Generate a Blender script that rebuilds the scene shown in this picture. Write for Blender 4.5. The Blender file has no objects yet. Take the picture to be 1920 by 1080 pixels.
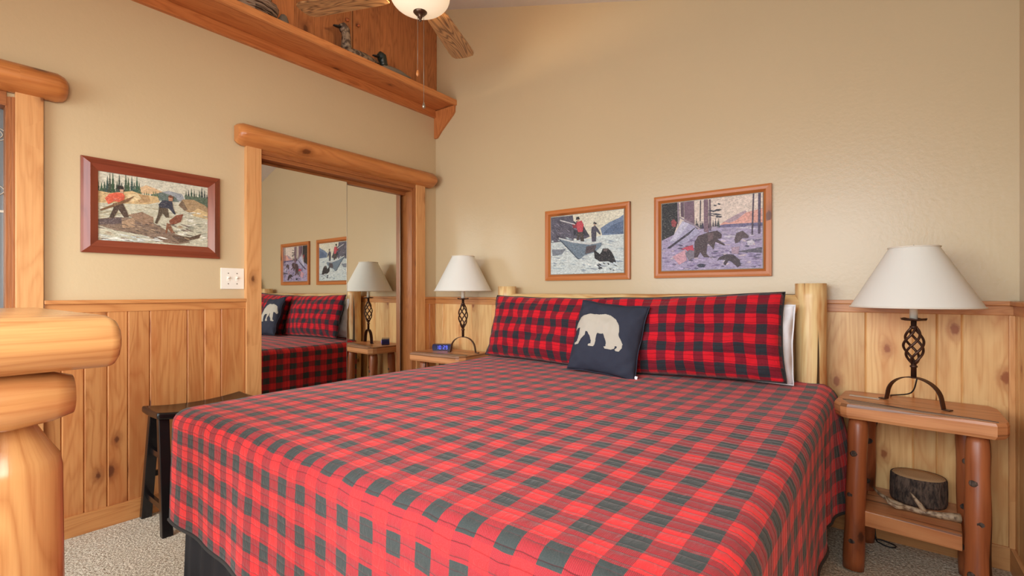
import bpy, bmesh, math, random
from mathutils import Vector, Matrix, noise as mnoise
PI = math.pi
sc = bpy.context.scene
COL = sc.collection
rnd = random.Random(7)

# ------------------------------------------------------------------ camera
cam_d = bpy.data.cameras.new('camera')
cam = bpy.data.objects.new('camera', cam_d); COL.objects.link(cam)
cam.location = (2.9472, -2.7593, 1.12)
cam.rotation_euler = (PI/2, 0, 0.6592)
cam_d.sensor_width = 36; cam_d.lens = 36*890.92/1920
cam_d.shift_y = 8.48/1920
cam_d.clip_start = 0.02
sc.camera = cam
# ------------------------------------------------------------------ world, light, exposure
sc.view_settings.view_transform = 'Standard'
sc.view_settings.look = 'None'
sc.view_settings.gamma = 1
sc.view_settings.use_curve_mapping = False
sc.view_settings.exposure = 0.19
w = bpy.data.worlds.new('world'); sc.world = w; w.use_nodes = True
w.node_tree.nodes['Background'].inputs[0].default_value = (0.85, 0.92, 1.0, 1)
w.node_tree.nodes['Background'].inputs[1].default_value = 1.0

def area(name, loc, rot, sx, sy, power, color):
    l = bpy.data.lights.new(name, 'AREA'); l.shape = 'RECTANGLE'; l.size = sx; l.size_y = sy
    l.energy = power; l.color = color; l.spread = math.radians(135)   # skylight comes in slanting down
    o = bpy.data.objects.new(name, l); COL.objects.link(o); o.location = loc; o.rotation_euler = rot
    return o
# daylight entering through the two windows in the wall behind the camera
area('daylight_near', (2.60, -3.72, 1.60), (math.radians(62), 0, 0), 1.25, 1.40, 33, (0.82, 0.93, 1.0))
area('daylight_far', (1.10, -3.72, 1.20), (math.radians(62), 0, 0), 1.4, 2.1, 50, (0.82, 0.93, 1.0))
area('side_fill', (3.37, -3.22, 1.50), (math.radians(80), 0, math.radians(90)), .70, 1.10, 27, (1.0, 0.94, 0.84))  # added fill that brightens the left wall, set in an unseen side opening
def point(name, loc, power, color, r=.06):
    l = bpy.data.lights.new(name, 'POINT'); l.energy = power; l.color = color; l.shadow_soft_size = r
    o = bpy.data.objects.new(name, l); COL.objects.link(o); o.location = loc
    return o
FAN = Vector((1.075, -1.115, 0))
point('fan_bulb', (FAN.x, FAN.y, 2.655), 26, (1.0, 0.76, 0.50), .05)

# ------------------------------------------------------------------ materials
def s2l(c):
    return tuple(((x/255)/12.92 if x/255 <= .04045 else ((x/255+.055)/1.055)**2.4) for x in c) + (1,)
class NT:
    def __init__(s, m): s.t = m.node_tree; s.n = s.t.nodes; s.bsdf = s.n['Principled BSDF']
    def add(s, typ, **kw):
        n = s.n.new(typ)
        for k, v in kw.items(): setattr(n, k, v)
        return n
    def put(s, sock, v):
        if hasattr(v, 'is_output') or isinstance(v, bpy.types.NodeSocket): s.t.links.new(v, sock)
        else: sock.default_value = v
    def math(s, op, a, b=0.0, c=0.0, clamp=False):
        n = s.add('ShaderNodeMath', operation=op, use_clamp=clamp)
        s.put(n.inputs[0], a); s.put(n.inputs[1], b); s.put(n.inputs[2], c)
        return n.outputs[0]
    def mix(s, f, a, b, typ='MIX'):
        n = s.add('ShaderNodeMix', data_type='RGBA', blend_type=typ)
        s.put(n.inputs[0], f); s.put(n.inputs[6], a); s.put(n.inputs[7], b)
        return n.outputs[2]
    def comb(s, x, y, z=0.0):
        n = s.add('ShaderNodeCombineXYZ')
        for i, v in enumerate((x, y, z)): s.put(n.inputs[i], v)
        return n.outputs[0]
    def noise(s, vec, scale, detail=2, rough=.5, dist=0.0):
        n = s.add('ShaderNodeTexNoise'); s.put(n.inputs['Vector'], vec)
        n.inputs['Scale'].default_value = scale; n.inputs['Detail'].default_value = detail
        n.inputs['Roughness'].default_value = rough; n.inputs['Distortion'].default_value = dist
        return n.outputs['Fac']
    def ramp(s, f, a, b):
        n = s.add('ShaderNodeMapRange', interpolation_type='SMOOTHSTEP'); s.put(n.inputs[0], f)
        n.inputs[1].default_value = a; n.inputs[2].default_value = b
        return n.outputs[0]
    def bump(s, h, strength, dist):
        n = s.add('ShaderNodeBump'); s.put(n.inputs['Height'], h)
        n.inputs['Strength'].default_value = strength; n.inputs['Distance'].default_value = dist
        s.t.links.new(n.outputs[0], s.bsdf.inputs['Normal'])
def mat(name, col=(200, 200, 200), rough=.5, metal=0.0, spec=.5):
    m = bpy.data.materials.new(name); m.use_nodes = True
    b = m.node_tree.nodes['Principled BSDF']
    b.inputs['Base Color'].default_value = s2l(col); b.inputs['Roughness'].default_value = rough
    b.inputs['Metallic'].default_value = metal; b.inputs['Specular IOR Level'].default_value = spec
    return m

def wood(name, light, dark, knotc=(92, 48, 24), rough=.42, ringf=12, ringamt=.55, knot_on=.5, blotch=None, blot_amt=.5, spec=.4, crack=0.0):
    m = mat(name, light, rough, 0, spec); t = NT(m)
    uv = t.add('ShaderNodeUVMap').outputs[0]
    sp = t.add('ShaderNodeSeparateXYZ'); t.put(sp.inputs[0], uv)
    oi = t.add('ShaderNodeObjectInfo').outputs['Random']
    u = t.math('ADD', sp.outputs[0], t.math('MULTIPLY', oi, 17.3)); v = sp.outputs[1]
    vo = t.add('ShaderNodeTexVoronoi', voronoi_dimensions='2D')
    wob = t.noise(t.comb(u, v), 9.0, 2)
    t.put(vo.inputs['Vector'], t.comb(t.math('MULTIPLY', u, 2.6), t.math('ADD', t.math('MULTIPLY', v, 4.6), t.math('MULTIPLY', wob, .08))))
    vo.inputs['Scale'].default_value = 1
    cs = t.add('ShaderNodeSeparateColor'); t.put(cs.inputs[0], vo.outputs['Color'])
    off = t.math('MULTIPLY', t.math('GREATER_THAN', cs.outputs[0], knot_on), 10)
    kd = t.math('ADD', vo.outputs['Distance'], off)
    ksz = t.math('MULTIPLY', cs.outputs[1], .035)
    kd2 = t.math('SUBTRACT', kd, ksz)
    kd2 = t.math('ADD', kd2, t.math('MULTIPLY', t.math('SUBTRACT', t.noise(t.comb(u, v), 70.0, 2), .5), .05))
    core = t.ramp(kd2, .055, .015)
    halo = t.math('POWER', 2.718, t.math('MULTIPLY', kd, -7.0))
    n1 = t.noise(t.comb(t.math('MULTIPLY', u, .8), t.math('MULTIPLY', v, 6.5), oi), 1.5, 2, .5, .5)
    r = t.math('PINGPONG', t.math('ADD', t.math('MULTIPLY', n1, ringf), t.math('MULTIPLY', halo, 2.2)), .5)
    r = t.math('POWER', t.math('MULTIPLY', r, 2.0), 1.6)
    fine = t.noise(t.comb(t.math('MULTIPLY', u, 4.0), t.math('MULTIPLY', v, 130.0)), 1.0, 3, .6)
    f = t.math('ADD', t.math('MULTIPLY', r, ringamt), t.math('MULTIPLY', t.math('SUBTRACT', fine, .5), 1.1), clamp=True)
    c = t.mix(f, s2l(light), s2l(dark))
    if blotch:
        bl = t.ramp(t.noise(t.comb(t.math('MULTIPLY', u, 1.2), t.math('MULTIPLY', v, 6.0), 3.7), 2.0, 3, .6), .42, .72)
        c = t.mix(t.math('MULTIPLY', bl, blot_amt), c, s2l(blotch))
    c = t.mix(t.math('MULTIPLY', halo, .35, clamp=True), c, s2l(dark))
    c = t.mix(t.math('MULTIPLY', t.ramp(kd2, .16, .05), .45), c, s2l(tuple(int((a_+b_)/2) for a_, b_ in zip(knotc, dark))))
    c = t.mix(t.math('MULTIPLY', core, .80), c, s2l(knotc))
    hgt = fine
    if crack:
        ck = t.noise(t.comb(t.math('MULTIPLY', u, .6), t.math('MULTIPLY', v, 26.0), 9.1), 1.0, 2, .5, .2)
        ckm = t.ramp(ck, .60, .635)
        c = t.mix(t.math('MULTIPLY', ckm, crack), c, s2l((48, 26, 14)))
        hgt = t.math('SUBTRACT', fine, t.math('MULTIPLY', ckm, 5.0))
    at = t.add('ShaderNodeAttribute', attribute_name='tone').outputs['Fac']
    k = t.math('ADD', 1.0, at)
    hsv = t.add('ShaderNodeHueSaturation'); t.put(hsv.inputs['Color'], c); t.put(hsv.inputs['Value'], k)
    t.put(t.bsdf.inputs['Base Color'], hsv.outputs[0])
    t.bump(hgt, .25, .001)
    return m

M = {}
# left and back walls: the same painted drywall with an orange-peel texture
def wallpaint(name, col, rough=.42):
    m = mat(name, col, rough, 0, .45); t = NT(m)
    co = t.add('ShaderNodeTexCoord').outputs['Object']
    n = t.noise(co, 55, 3, .55); n2 = t.noise(co, 13, 2, .5)
    t.bump(t.math('ADD', n, t.math('MULTIPLY', n2, .6)), .20, .003)
    t.put(t.bsdf.inputs['Base Color'], t.mix(t.noise(co, 1.3, 2), s2l(col), s2l(tuple(x-4 for x in col))))
    return m
M['paint'] = wallpaint('tan_wall_paint', (203, 178, 140), .30)
M['ceil'] = wallpaint('ceiling_texture', (226, 218, 208), .9)
M['pine_l'] = wood('pine_boards_dim_wall', (200, 136, 80), (160, 88, 42), knotc=(84, 38, 22), rough=.38, ringf=9, ringamt=.5, blotch=(176, 98, 50), blot_amt=.65, knot_on=.62)  # same pine as behind the bed; this wall's dimmer light is in the colour
M['pine_b'] = wood('pine_boards_lit_wall', (234, 188, 126), (200, 134, 74), knotc=(146, 74, 36), rough=.38, ringf=9, ringamt=.45, blotch=(206, 132, 72), blot_amt=.6, knot_on=.62)  # same pine as the left wall, brighter light put into its colour
M['trim'] = wood('pine_trim', (198, 134, 78), (168, 98, 50), rough=.35, knot_on=.25)
M['trim_pale'] = wood('pale_pine_casing', (212, 154, 98), (182, 118, 66), rough=.35, ringf=8, ringamt=.45, knot_on=.55)
M['log'] = wood('varnished_log', (196, 124, 66), (160, 86, 40), rough=.3, ringf=9, ringamt=.5, knot_on=.45, blotch=(214, 146, 84))
M['header_trim'] = wood('brown_jamb', (160, 96, 50), (128, 70, 34), rough=.4, knot_on=.2)
M['peeled'] = wood('peeled_log', (236, 204, 146), (206, 146, 80), rough=.36, ringf=8, ringamt=.45, knot_on=.6, blotch=(186, 112, 54), blot_amt=.95, crack=.95)
M['shelf'] = wood('orange_shelf_pine', (196, 120, 66), (160, 84, 40), rough=.42, knot_on=.4)
M['shelf_front'] = wood('light_shelf_edge', (208, 136, 78), (180, 104, 54), rough=.4, knot_on=.2)
M['cabinet'] = wood('cabinet_pine', (176, 112, 66), (122, 68, 36), rough=.5, ringf=16, knot_on=.55, blotch=(196, 124, 72))
M['cedar'] = wood('cedar_slab', (208, 142, 92), (166, 98, 56), rough=.36, ringf=8, knot_on=.25, blotch=(186, 110, 64), crack=.6)
M['cedar_grey'] = wood('worn_edge_wood', (172, 146, 124), (122, 100, 84), rough=.6, ringf=20, knot_on=.1, crack=.9)
M['cedar_log'] = wood('cedar_log', (160, 88, 50), (122, 60, 32), knotc=(62, 34, 22), rough=.35, ringf=6, ringamt=.5, knot_on=.6, blotch=(178, 102, 58), crack=.95)
M['desk'] = wood('clear_varnished_log', (196, 144, 90), (158, 98, 54), rough=.24, ringf=7, ringamt=.6, knot_on=.4, blotch=(170, 108, 66))
M['frame_red'] = wood('mahogany_frame', (134, 66, 44), (96, 40, 26), rough=.25, ringf=5, ringamt=.4, knot_on=.1)
M['frame_pine'] = wood('orange_pine_frame', (190, 112, 56), (160, 86, 40), rough=.35, ringf=5, ringamt=.35, knot_on=.25)
M['blade'] = wood('oak_fan_blade', (192, 142, 92), (104, 62, 34), rough=.33, ringf=26, ringamt=.95, knot_on=.0, spec=.6)
M['black'] = mat('black_lacquer', (24, 20, 20), .22)
M['iron'] = mat('brown_wrought_iron', (82, 56, 44), .42, .7)
M['brass'] = mat('dark_bronze', (92, 70, 56), .3, .8)
M['chain'] = mat('nickel_chain', (150, 140, 125), .3, .8)
M['cream'] = mat('cream_socket', (226, 214, 196), .5)
M['white_plastic'] = mat('ivory_plastic', (236, 226, 210), .35)
M['mirror'] = mat('mirror_glass', (232, 232, 226), .015, 1.0)
M['closet'] = mat('closet_paint', (150, 140, 124), .8)
M['cord'] = mat('black_cord', (26, 24, 24), .5)
M['white_cloth'] = mat('white_pillowcase', (232, 230, 232), .85)
M['skirt'] = mat('black_bed_skirt', (24, 19, 21), .9)
M['mattress'] = mat('mattress_ticking', (210, 205, 200), .9)
M['card'] = mat('grey_card', (196, 184, 166), .5)
M['blue_led'] = mat('blue_display', (40, 40, 200), .4)
_b = M['blue_led'].node_tree.nodes['Principled BSDF']; _b.inputs['Emission Color'].default_value = (.12, .16, 1, 1); _b.inputs['Emission Strength'].default_value = 2.2
M['clock_body'] = mat('dark_blue_plastic', (22, 20, 62), .25)
M['antler'] = mat('antler', (172, 148, 118), .6)
t = NT(M['antler']); co = t.add('ShaderNodeTexCoord').outputs['Object']
t.put(t.bsdf.inputs['Base Color'], t.mix(t.ramp(t.noise(co, 60, 4), .4, .65), s2l((186, 160, 128)), s2l((110, 84, 62))))
# bark and end grain
M['bark'] = mat('dark_bark', (70, 54, 44), .9); t = NT(M['bark'])
co = t.add('ShaderNodeTexCoord').outputs['Object']; mp = t.add('ShaderNodeMapping'); t.put(mp.inputs[0], co); mp.inputs['Scale'].default_value = (1, 1, .35)
nn = t.noise(mp.outputs[0], 75, 4, .65)
t.put(t.bsdf.inputs['Base Color'], t.mix(t.ramp(nn, .35, .65), s2l((44, 34, 30)), s2l((104, 84, 70)))); t.bump(nn, .9, .01)
def endgrain(name, a, b, f=150):
    m = mat(name, a, .55); t = NT(m); co = t.add('ShaderNodeTexCoord').outputs['Object']
    w_ = t.add('ShaderNodeTexWave', wave_type='RINGS', rings_direction='Z'); t.put(w_.inputs[0], co)
    w_.inputs['Scale'].default_value = f/3.0; w_.inputs['Distortion'].default_value = 2.5; w_.inputs['Detail'].default_value = 2; w_.inputs['Detail Scale'].default_value = 2
    t.put(t.bsdf.inputs['Base Color'], t.mix(t.math('MULTIPLY', w_.outputs['Fac'], .6), s2l(a), s2l(b)))
    return m
M['endgrain'] = endgrain('tan_end_grain', (206, 166, 120), (168, 122, 80))
# carpet
M['carpet'] = mat('beige_carpet', (196, 180, 162), .95, 0, .1); t = NT(M['carpet'])
co = t.add('ShaderNodeTexCoord').outputs['Object']
n1 = t.noise(co, 110, 3, .7); n2 = t.noise(co, 6, 3, .6); n3 = t.noise(co, 45, 2, .6)
c = t.mix(t.ramp(n1, .38, .62), s2l((176, 154, 128)), s2l((246, 232, 208)))
c = t.mix(t.math('MULTIPLY', t.ramp(n2, .35, .65), .3), c, s2l((206, 184, 156)))
t.put(t.bsdf.inputs['Base Color'], c); t.bump(t.math('ADD', n1, n3), 1.0, .012)
# lamp shade: white linen that lets light through
def shade_mat():
    m = mat('white_linen_shade', (246, 243, 234), .8); t = NT(m)
    tr = t.add('ShaderNodeBsdfTranslucent'); tr.inputs[0].default_value = s2l((250, 246, 236))
    mx = t.add('ShaderNodeMixShader'); mx.inputs[0].default_value = .35
    t.t.links.new(t.bsdf.outputs[0], mx.inputs[1]); t.t.links.new(tr.outputs[0], mx.inputs[2])
    t.t.links.new(mx.outputs[0], t.n['Material Output'].inputs[0]); return m
M['shade'] = shade_mat()
M['bowl'] = mat('frosted_glass_bowl', (240, 226, 200), .35)
_b = M['bowl'].node_tree.nodes['Principled BSDF']; _b.inputs['Emission Color'].default_value = (1, .80, .56, 1); _b.inputs['Emission Strength'].default_value = .45
t = NT(M['bowl']); tr = t.add('ShaderNodeBsdfTranslucent'); tr.inputs[0].default_value = (.50, .46, .38, 1)
mx = t.add('ShaderNodeMixShader'); mx.inputs[0].default_value = .0
t.t.links.new(t.bsdf.outputs[0], mx.inputs[1]); t.t.links.new(tr.outputs[0], mx.inputs[2]); t.t.links.new(mx.outputs[0], t.n['Material Output'].inputs[0])
# buffalo check
def plaid(name, px, py, ox, oy, red, mid, blk, quilt=.0269, bumpd=.005, sheen=.16, fade=0.0, wav=.006):
    m = mat(name, red, .85, 0, .2); t = NT(m)
    uv = t.add('ShaderNodeUVMap').outputs[0]; sp = t.add('ShaderNodeSeparateXYZ'); t.put(sp.inputs[0], uv)
    co = t.comb(sp.outputs[0], sp.outputs[1])
    wz = t.noise(co, 7, 2); wz2 = t.noise(co, 9.3, 2)
    u = t.math('ADD', sp.outputs[0], t.math('MULTIPLY', t.math('SUBTRACT', wz, .5), wav*3))
    v = t.math('ADD', sp.outputs[1], t.math('MULTIPLY', t.math('SUBTRACT', wz2, .5), wav*3))
    def stripe(x, p, o):   # 1 in a dark stripe centred on o
        ph = t.math('FRACT', t.math('DIVIDE', t.math('SUBTRACT', x, o - p/4 - 40*p), p))
        e = .015
        return t.math('MULTIPLY', t.ramp(ph, -.001, e), t.ramp(ph, .5+e, .5))
    a = stripe(u, px, ox); b = stripe(v, py, oy)
    both = t.math('MULTIPLY', a, b); one = t.math('SUBTRACT', t.math('MAXIMUM', a, b), both)
    tw = t.math('SINE', t.math('MULTIPLY', t.math('ADD', u, v), 1700.0))
    twc = t.mix(t.ramp(tw, -.6, .6), s2l(tuple(int(x*.80) for x in mid)), s2l(tuple(min(255, int(x*1.16)) for x in mid)))
    c = t.mix(one, s2l(red), twc); c = t.mix(both, c, s2l(blk))
    fz = t.noise(co, 420, 2, .7)
    c = t.mix(t.math('MULTIPLY', t.ramp(fz, .4, .75), .08), c, s2l((150, 120, 112)))
    t.put(t.bsdf.inputs['Base Color'], c)
    sh = t.bsdf.inputs['Sheen Weight']; sh.default_value = sheen; t.bsdf.inputs['Sheen Roughness'].default_value = .45
    t.bsdf.inputs['Sheen Tint'].default_value = (1, .9, .85, 1)
    ln = t.math('ABSOLUTE', t.math('SINE', t.math('MULTIPLY', t.math('ADD', v, t.math('MULTIPLY', t.math('SUBTRACT', t.noise(co, 22, 2), .5), .006)), PI/quilt)))
    ln = t.math('POWER', ln, .30)
    puck = t.noise(t.comb(t.math('MULTIPLY', u, 1.0), t.math('MULTIPLY', v, .55)), 58, 3, .6, .6)
    h = t.math('ADD', ln, t.math('MULTIPLY', puck, 1.2))
    t.bump(h, .6, bumpd)
    lnd = t.ramp(ln, .35, .66)   # groove shade along the stitch lines, put into the colour
    c2 = t.mix(t.math('MULTIPLY', t.math('SUBTRACT', 1.0, lnd), .65), c, s2l((70, 22, 26)))
    t.put(t.bsdf.inputs['Base Color'], c2)
    return m
RED, MID, BLK = (222, 42, 44), (154, 40, 46), (54, 60, 58)
M['quilt'] = plaid('buffalo_check_quilt', .0958, .1075, 2.320, -1.974, RED, MID, BLK)
M['sham'] = plaid('buffalo_check_sham', .092, .097, .03, .040, (206, 16, 34), (124, 18, 36), (38, 42, 48), quilt=.0242)
M['binding'] = mat('charcoal_binding', (50, 46, 42), .9)
def cloth(name, col, bs=.3, sc_=300):
    m = mat(name, col, .88, 0, .2); t = NT(m); co = t.add('ShaderNodeTexCoord').outputs['Object']
    n = t.noise(co, sc_, 2); n2 = t.noise(co, 14, 3)
    t.put(t.bsdf.inputs['Base Color'], t.mix(n2, s2l(tuple(max(0, x-5) for x in col)), s2l(tuple(min(255, x+6) for x in col))))
    t.bump(t.math('ADD', t.math('MULTIPLY', n, .25), t.math('MULTIPLY', n2, 2.0)), .5, .006); return m
M['bear_pillow'] = cloth('slate_blue_cotton', (52, 54, 66))
M['applique'] = cloth('oatmeal_felt', (186, 176, 160))
M['white_cloth'] = cloth('white_pillow_cotton', (236, 232, 232), .3)
# paint of the pictures: flat colours per patch, broken up like brushwork
M['print'] = mat('painted_print', (200, 200, 200), .5, 0, .3); t = NT(M['print'])
at = t.add('ShaderNodeAttribute', attribute_name='paint').outputs['Color']
co = t.add('ShaderNodeTexCoord').outputs['Object']
mp = t.add('ShaderNodeMapping'); t.put(mp.inputs[0], co); mp.inputs['Scale'].default_value = (1, 1, 1.7)
n = t.noise(mp.outputs[0], 75, 4, .7, .8); n2 = t.noise(mp.outputs[0], 26, 3, .65, 1.2)
hs = t.add('ShaderNodeHueSaturation'); t.put(hs.inputs['Color'], at); hs.inputs['Saturation'].default_value = .95
t.put(hs.inputs['Value'], t.math('ADD', -.2, t.math('ADD', t.math('MULTIPLY', n, 1.35), t.math('MULTIPLY', n2, .85))))
n3 = t.noise(mp.outputs[0], 120, 3, .7, 1.5)
c = t.mix(t.math('MULTIPLY', t.ramp(n3, .54, .72), .38), hs.outputs[0], s2l((226, 214, 200)))
c = t.mix(t.math('MULTIPLY', t.ramp(n3, .46, .30), .55), c, s2l((48, 40, 44)))
t.put(t.bsdf.inputs['Base Color'], c)

# ------------------------------------------------------------------ mesh helpers
def new_bm():
    bm = bmesh.new(); bm.loops.layers.uv.new('UVMap'); return bm
def uvbox(bm, faces, grain, off=(0, 0)):
    L = bm.loops.layers.uv.active
    for f in faces:
        f.normal_update(); n = f.normal; a = max(range(3), key=lambda i: abs(n[i]))
        if a != grain:
            b = 3 - a - grain
            for l in f.loops: l[L].uv = (l.vert.co[grain] + off[0], l.vert.co[b] + a*.37 + off[1])
        else:
            b, c = [i for i in range(3) if i != grain]
            for l in f.loops: l[L].uv = (l.vert.co[b]*.3 + off[0], l.vert.co[c] + off[1] + .9)
def box(bm, x0, x1, y0, y1, z0, z1, grain=2, bevel=0, off=None, mi=0, tone=None):
    if x1 < x0: x0, x1 = x1, x0
    if y1 < y0: y0, y1 = y1, y0
    if z1 < z0: z0, z1 = z1, z0
    vs = [bm.verts.new((x, y, z)) for x in (x0, x1) for y in (y0, y1) for z in (z0, z1)]
    idx = [(0, 1, 3, 2), (4, 6, 7, 5), (0, 4, 5, 1), (2, 3, 7, 6), (0, 2, 6, 4), (1, 5, 7, 3)]
    fs = [bm.faces.new([vs[i] for i in q]) for q in idx]
    if bevel:
        es = list({e for f in fs for e in f.edges})
        r = bmesh.ops.bevel(bm, geom=es, offset=bevel, segments=2, affect='EDGES', profile=.7)
        fs = list({f for v in [v for v in r['verts']] for f in v.link_faces} | {f for f in fs if f.is_valid})
    for f in fs: f.material_index = mi
    uvbox(bm, fs, grain, off or (rnd.uniform(0, 9), rnd.uniform(0, 9)))
    if tone is not None:
        T = bm.loops.layers.float.get('tone') or None
        if T is None:
            T = bm.loops.layers.float.new('tone')
        for f in fs:
            for l in f.loops: l[T] = tone
    return fs
def prism(bm, pts, axis, d0, d1, grain=2, mi=0, off=None):
    """pts: 2D outline in the plane normal to axis (the two other axes in order)"""
    o = [i for i in range(3) if i != axis]
    def mk(p, d):
        c = [0, 0, 0]; c[o[0]] = p[0]; c[o[1]] = p[1]; c[axis] = d; return bm.verts.new(c)
    A = [mk(p, d0) for p in pts]; B = [mk(p, d1) for p in pts]
    n = len(pts)
    fs = [bm.faces.new([A[i], A[(i+1) % n], B[(i+1) % n], B[i]]) for i in range(n)]
    fs += [bm.faces.new(A[::-1]), bm.faces.new(B)]
    for f in fs: f.material_index = mi
    bmesh.ops.recalc_face_normals(bm, faces=fs)
    uvbox(bm, fs, grain, off or (rnd.uniform(0, 9), rnd.uniform(0, 9)))
    return fs
def frame_from(d):
    d = d.normalized(); a = Vector((0, 0, 1)) if abs(d.z) < .9 else Vector((1, 0, 0))
    u = d.cross(a).normalized(); return u, d.cross(u).normalized()
def sweep(bm, pts, radii, seg=12, cap=True, flat=None, wob=0.0, mi=0, mi_cap=None, off=None, wf=6.0, squash=None):
    """tube along a list of points; radii scalar or list; uv = (length, angle*r)"""
    L = bm.loops.layers.uv.active
    P = [Vector(p) for p in pts]; n = len(P)
    R = radii if isinstance(radii, (list, tuple)) else [radii]*n
    off = off or (rnd.uniform(0, 9), rnd.uniform(0, 9)); seed = rnd.uniform(0, 50)
    u = None; rings = []; ln = 0; lens = []
    for i in range(n):
        d = (P[min(i+1, n-1)] - P[max(i-1, 0)])
        if u is None: u, v = frame_from(d)
        else:
            dn = d.normalized(); u = (u - dn*u.dot(dn)).normalized(); v = dn.cross(u).normalized()
        if i: ln += (P[i]-P[i-1]).length
        lens.append(ln); ring = []
        for k in range(seg):
            a = 2*PI*k/seg; r = R[i]
            if wob: r *= 1 + wob*mnoise.noise(Vector((math.cos(a)*1.2+seed, math.sin(a)*1.2, ln*wf)))
            q = u*math.cos(a)*r*(squash[0] if squash else 1) + v*math.sin(a)*r*(squash[1] if squash else 1)
            ring.append(bm.verts.new(P[i]+q))
        rings.append(ring)
    fs = []
    ra = max(R)
    for i in range(n-1):
        for k in range(seg):
            f = bm.faces.new([rings[i][k], rings[i][(k+1) % seg], rings[i+1][(k+1) % seg], rings[i+1][k]])
            f.smooth = True; f.material_index = mi
            for l, (ii, kk) in zip(f.loops, ((i, k), (i, k+1), (i+1, k+1), (i+1, k))):
                l[L].uv = (lens[ii]+off[0], 2*PI*kk/seg*ra+off[1])
            fs.append(f)
    if cap:
        for ring, s in ((rings[0], 1), (rings[-1], -1)):
            f = bm.faces.new(ring[::-1] if s == 1 else ring); f.material_index = mi if mi_cap is None else mi_cap
            for l in f.loops: l[L].uv = (l.vert.co.x*.3+l.vert.co.y*.3+off[0], l.vert.co.z+l.vert.co.y+off[1])
            fs.append(f)
    bmesh.ops.recalc_face_normals(bm, faces=fs)
    return fs
def log(bm, a, b, r0, r1=None, n=14, seg=20, wob=.06, cham=.0, mi=0, mi_cap=None, bulge=0.0, wf=4.0, squash=None):
    a, b = Vector(a), Vector(b); r1 = r0 if r1 is None else r1; L_ = (b-a).length
    pts, rr = [], []
    ts = [i/(n-1) for i in range(n)]
    if cham:
        c = cham/L_; ts = [0, c*.35] + [c + (1-2*c)*i/(n-1) for i in range(n)] + [1-c*.35, 1]
    for t_ in ts:
        r = r0+(r1-r0)*t_ + bulge*math.sin(PI*t_)
        if cham:
            e = min(t_, 1-t_)*L_/cham
            if e < 1: r *= .70+.30*math.sqrt(max(0, e))
        pts.append(a+(b-a)*t_); rr.append(r)
    return sweep(bm, pts, rr, seg, True, wob=wob, mi=mi, mi_cap=mi_cap, wf=wf, squash=squash)
def lathe(bm, prof, seg=48, c=(0, 0), mi=0, close=False):
    L = bm.loops.layers.uv.active; rings = []
    for r, z in prof:
        rings.append([bm.verts.new((c[0]+r*math.cos(2*PI*k/seg), c[1]+r*math.sin(2*PI*k/seg), z)) for k in range(seg)])
    fs = []
    for i in range(len(prof)-1):
        for k in range(seg):
            f = bm.faces.new([rings[i][k], rings[i][(k+1) % seg], rings[i+1][(k+1) % seg], rings[i+1][k]]); f.smooth = True; f.material_index = mi; fs.append(f)
            for l, (ii, kk) in zip(f.loops, ((i, k), (i, k+1), (i+1, k+1), (i+1, k))): l[L].uv = (kk/seg, prof[ii][1])
    if close:
        for rg, s in ((rings[0], 1), (rings[-1], -1)):
            f = bm.faces.new(rg[::-1] if s == 1 else rg); f.material_index = mi; fs.append(f)
    return fs
def obj(name, bm, m, parent=None, label=None):
    me = bpy.data.meshes.new(name); bm.to_mesh(me); bm.free()
    for x in (m if isinstance(m, (list, tuple)) else [m]): me.materials.append(x)
    o = bpy.data.objects.new(name, me); COL.objects.link(o)
    if parent: o.parent = parent
    if label: o['label'] = label
    return o
def tag(o, label, cat, group=None, kind=None):
    o['label'] = label; o['category'] = cat
    if group: o['group'] = group
    if kind: o['kind'] = kind
    return o
def thing(name, label, cat, loc=(0, 0, 0), rz=0, group=None):
    o = bpy.data.objects.new(name, None); COL.objects.link(o); o.location = loc; o.rotation_euler = (0, 0, rz)
    o.empty_display_size = .05
    return tag(o, label, cat, group)
def struct(name, bm, m, label=None, cat=None, parent=None):
    o = obj(name, bm, m, parent)
    if parent is None:
        o['kind'] = 'structure'
        if label: o['label'] = label
        if cat: o['category'] = cat
    return o
def smooth(o):
    for p in o.data.polygons: p.use_smooth = True
    return o

# ------------------------------------------------------------------ the room
W, YF, ZR = 3.39, -3.70, 1.085
def zc(x): return 3.40 - .331*(x-.265)
CY0, CY1, CZ = -1.432, -.262, 1.955      # closet opening
DY0, DY1 = -3.30, -2.458                 # opening at the left edge of the picture
T = .13
bm = new_bm(); box(bm, -1.0, W+.2, YF-.2, .15, -.06, 0); struct('floor', bm, M['carpet'], 'speckled beige carpet', 'carpet')
bm = new_bm()
prism(bm, [(-.2, zc(-.2)), (W+.2, zc(W+.2)), (W+.2, zc(W+.2)+.1), (-.2, zc(-.2)+.1)], 1, YF-.15, .15)
struct('ceiling', bm, M['ceil'], 'sloping white textured ceiling', 'ceiling')
bm = new_bm(); prism(bm, [(-.2, 0), (W+.13, 0), (W+.13, zc(W+.13)+.02), (-.2, zc(-.2)+.02)], 1, 0, .13)
struct('wall_back', bm, M['paint'], 'tan wall behind the bed', 'wall')
bm = new_bm(); box(bm, W, W+.13, -2.85, 0, 0, zc(W)+.02); box(bm, W, W+.13, YF, -3.59, 0, zc(W)+.02); box(bm, W, W+.13, -3.59, -2.85, 0, .92); box(bm, W, W+.13, -3.59, -2.85, 2.08, zc(W)+.02); struct('wall_right', bm, M['paint'], 'tan right wall', 'wall')
bm = new_bm()
ztop = zc(-T)+.03
for y0, y1, z0, z1 in ((CY1, .0, 0, ztop), (CY0, CY1, CZ, ztop), (DY1, CY0, 0, ztop), (DY0, DY1, CZ, ztop), (YF, DY0, 0, ztop)):
    box(bm, -T, 0, y0, y1, z0, z1)
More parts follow.
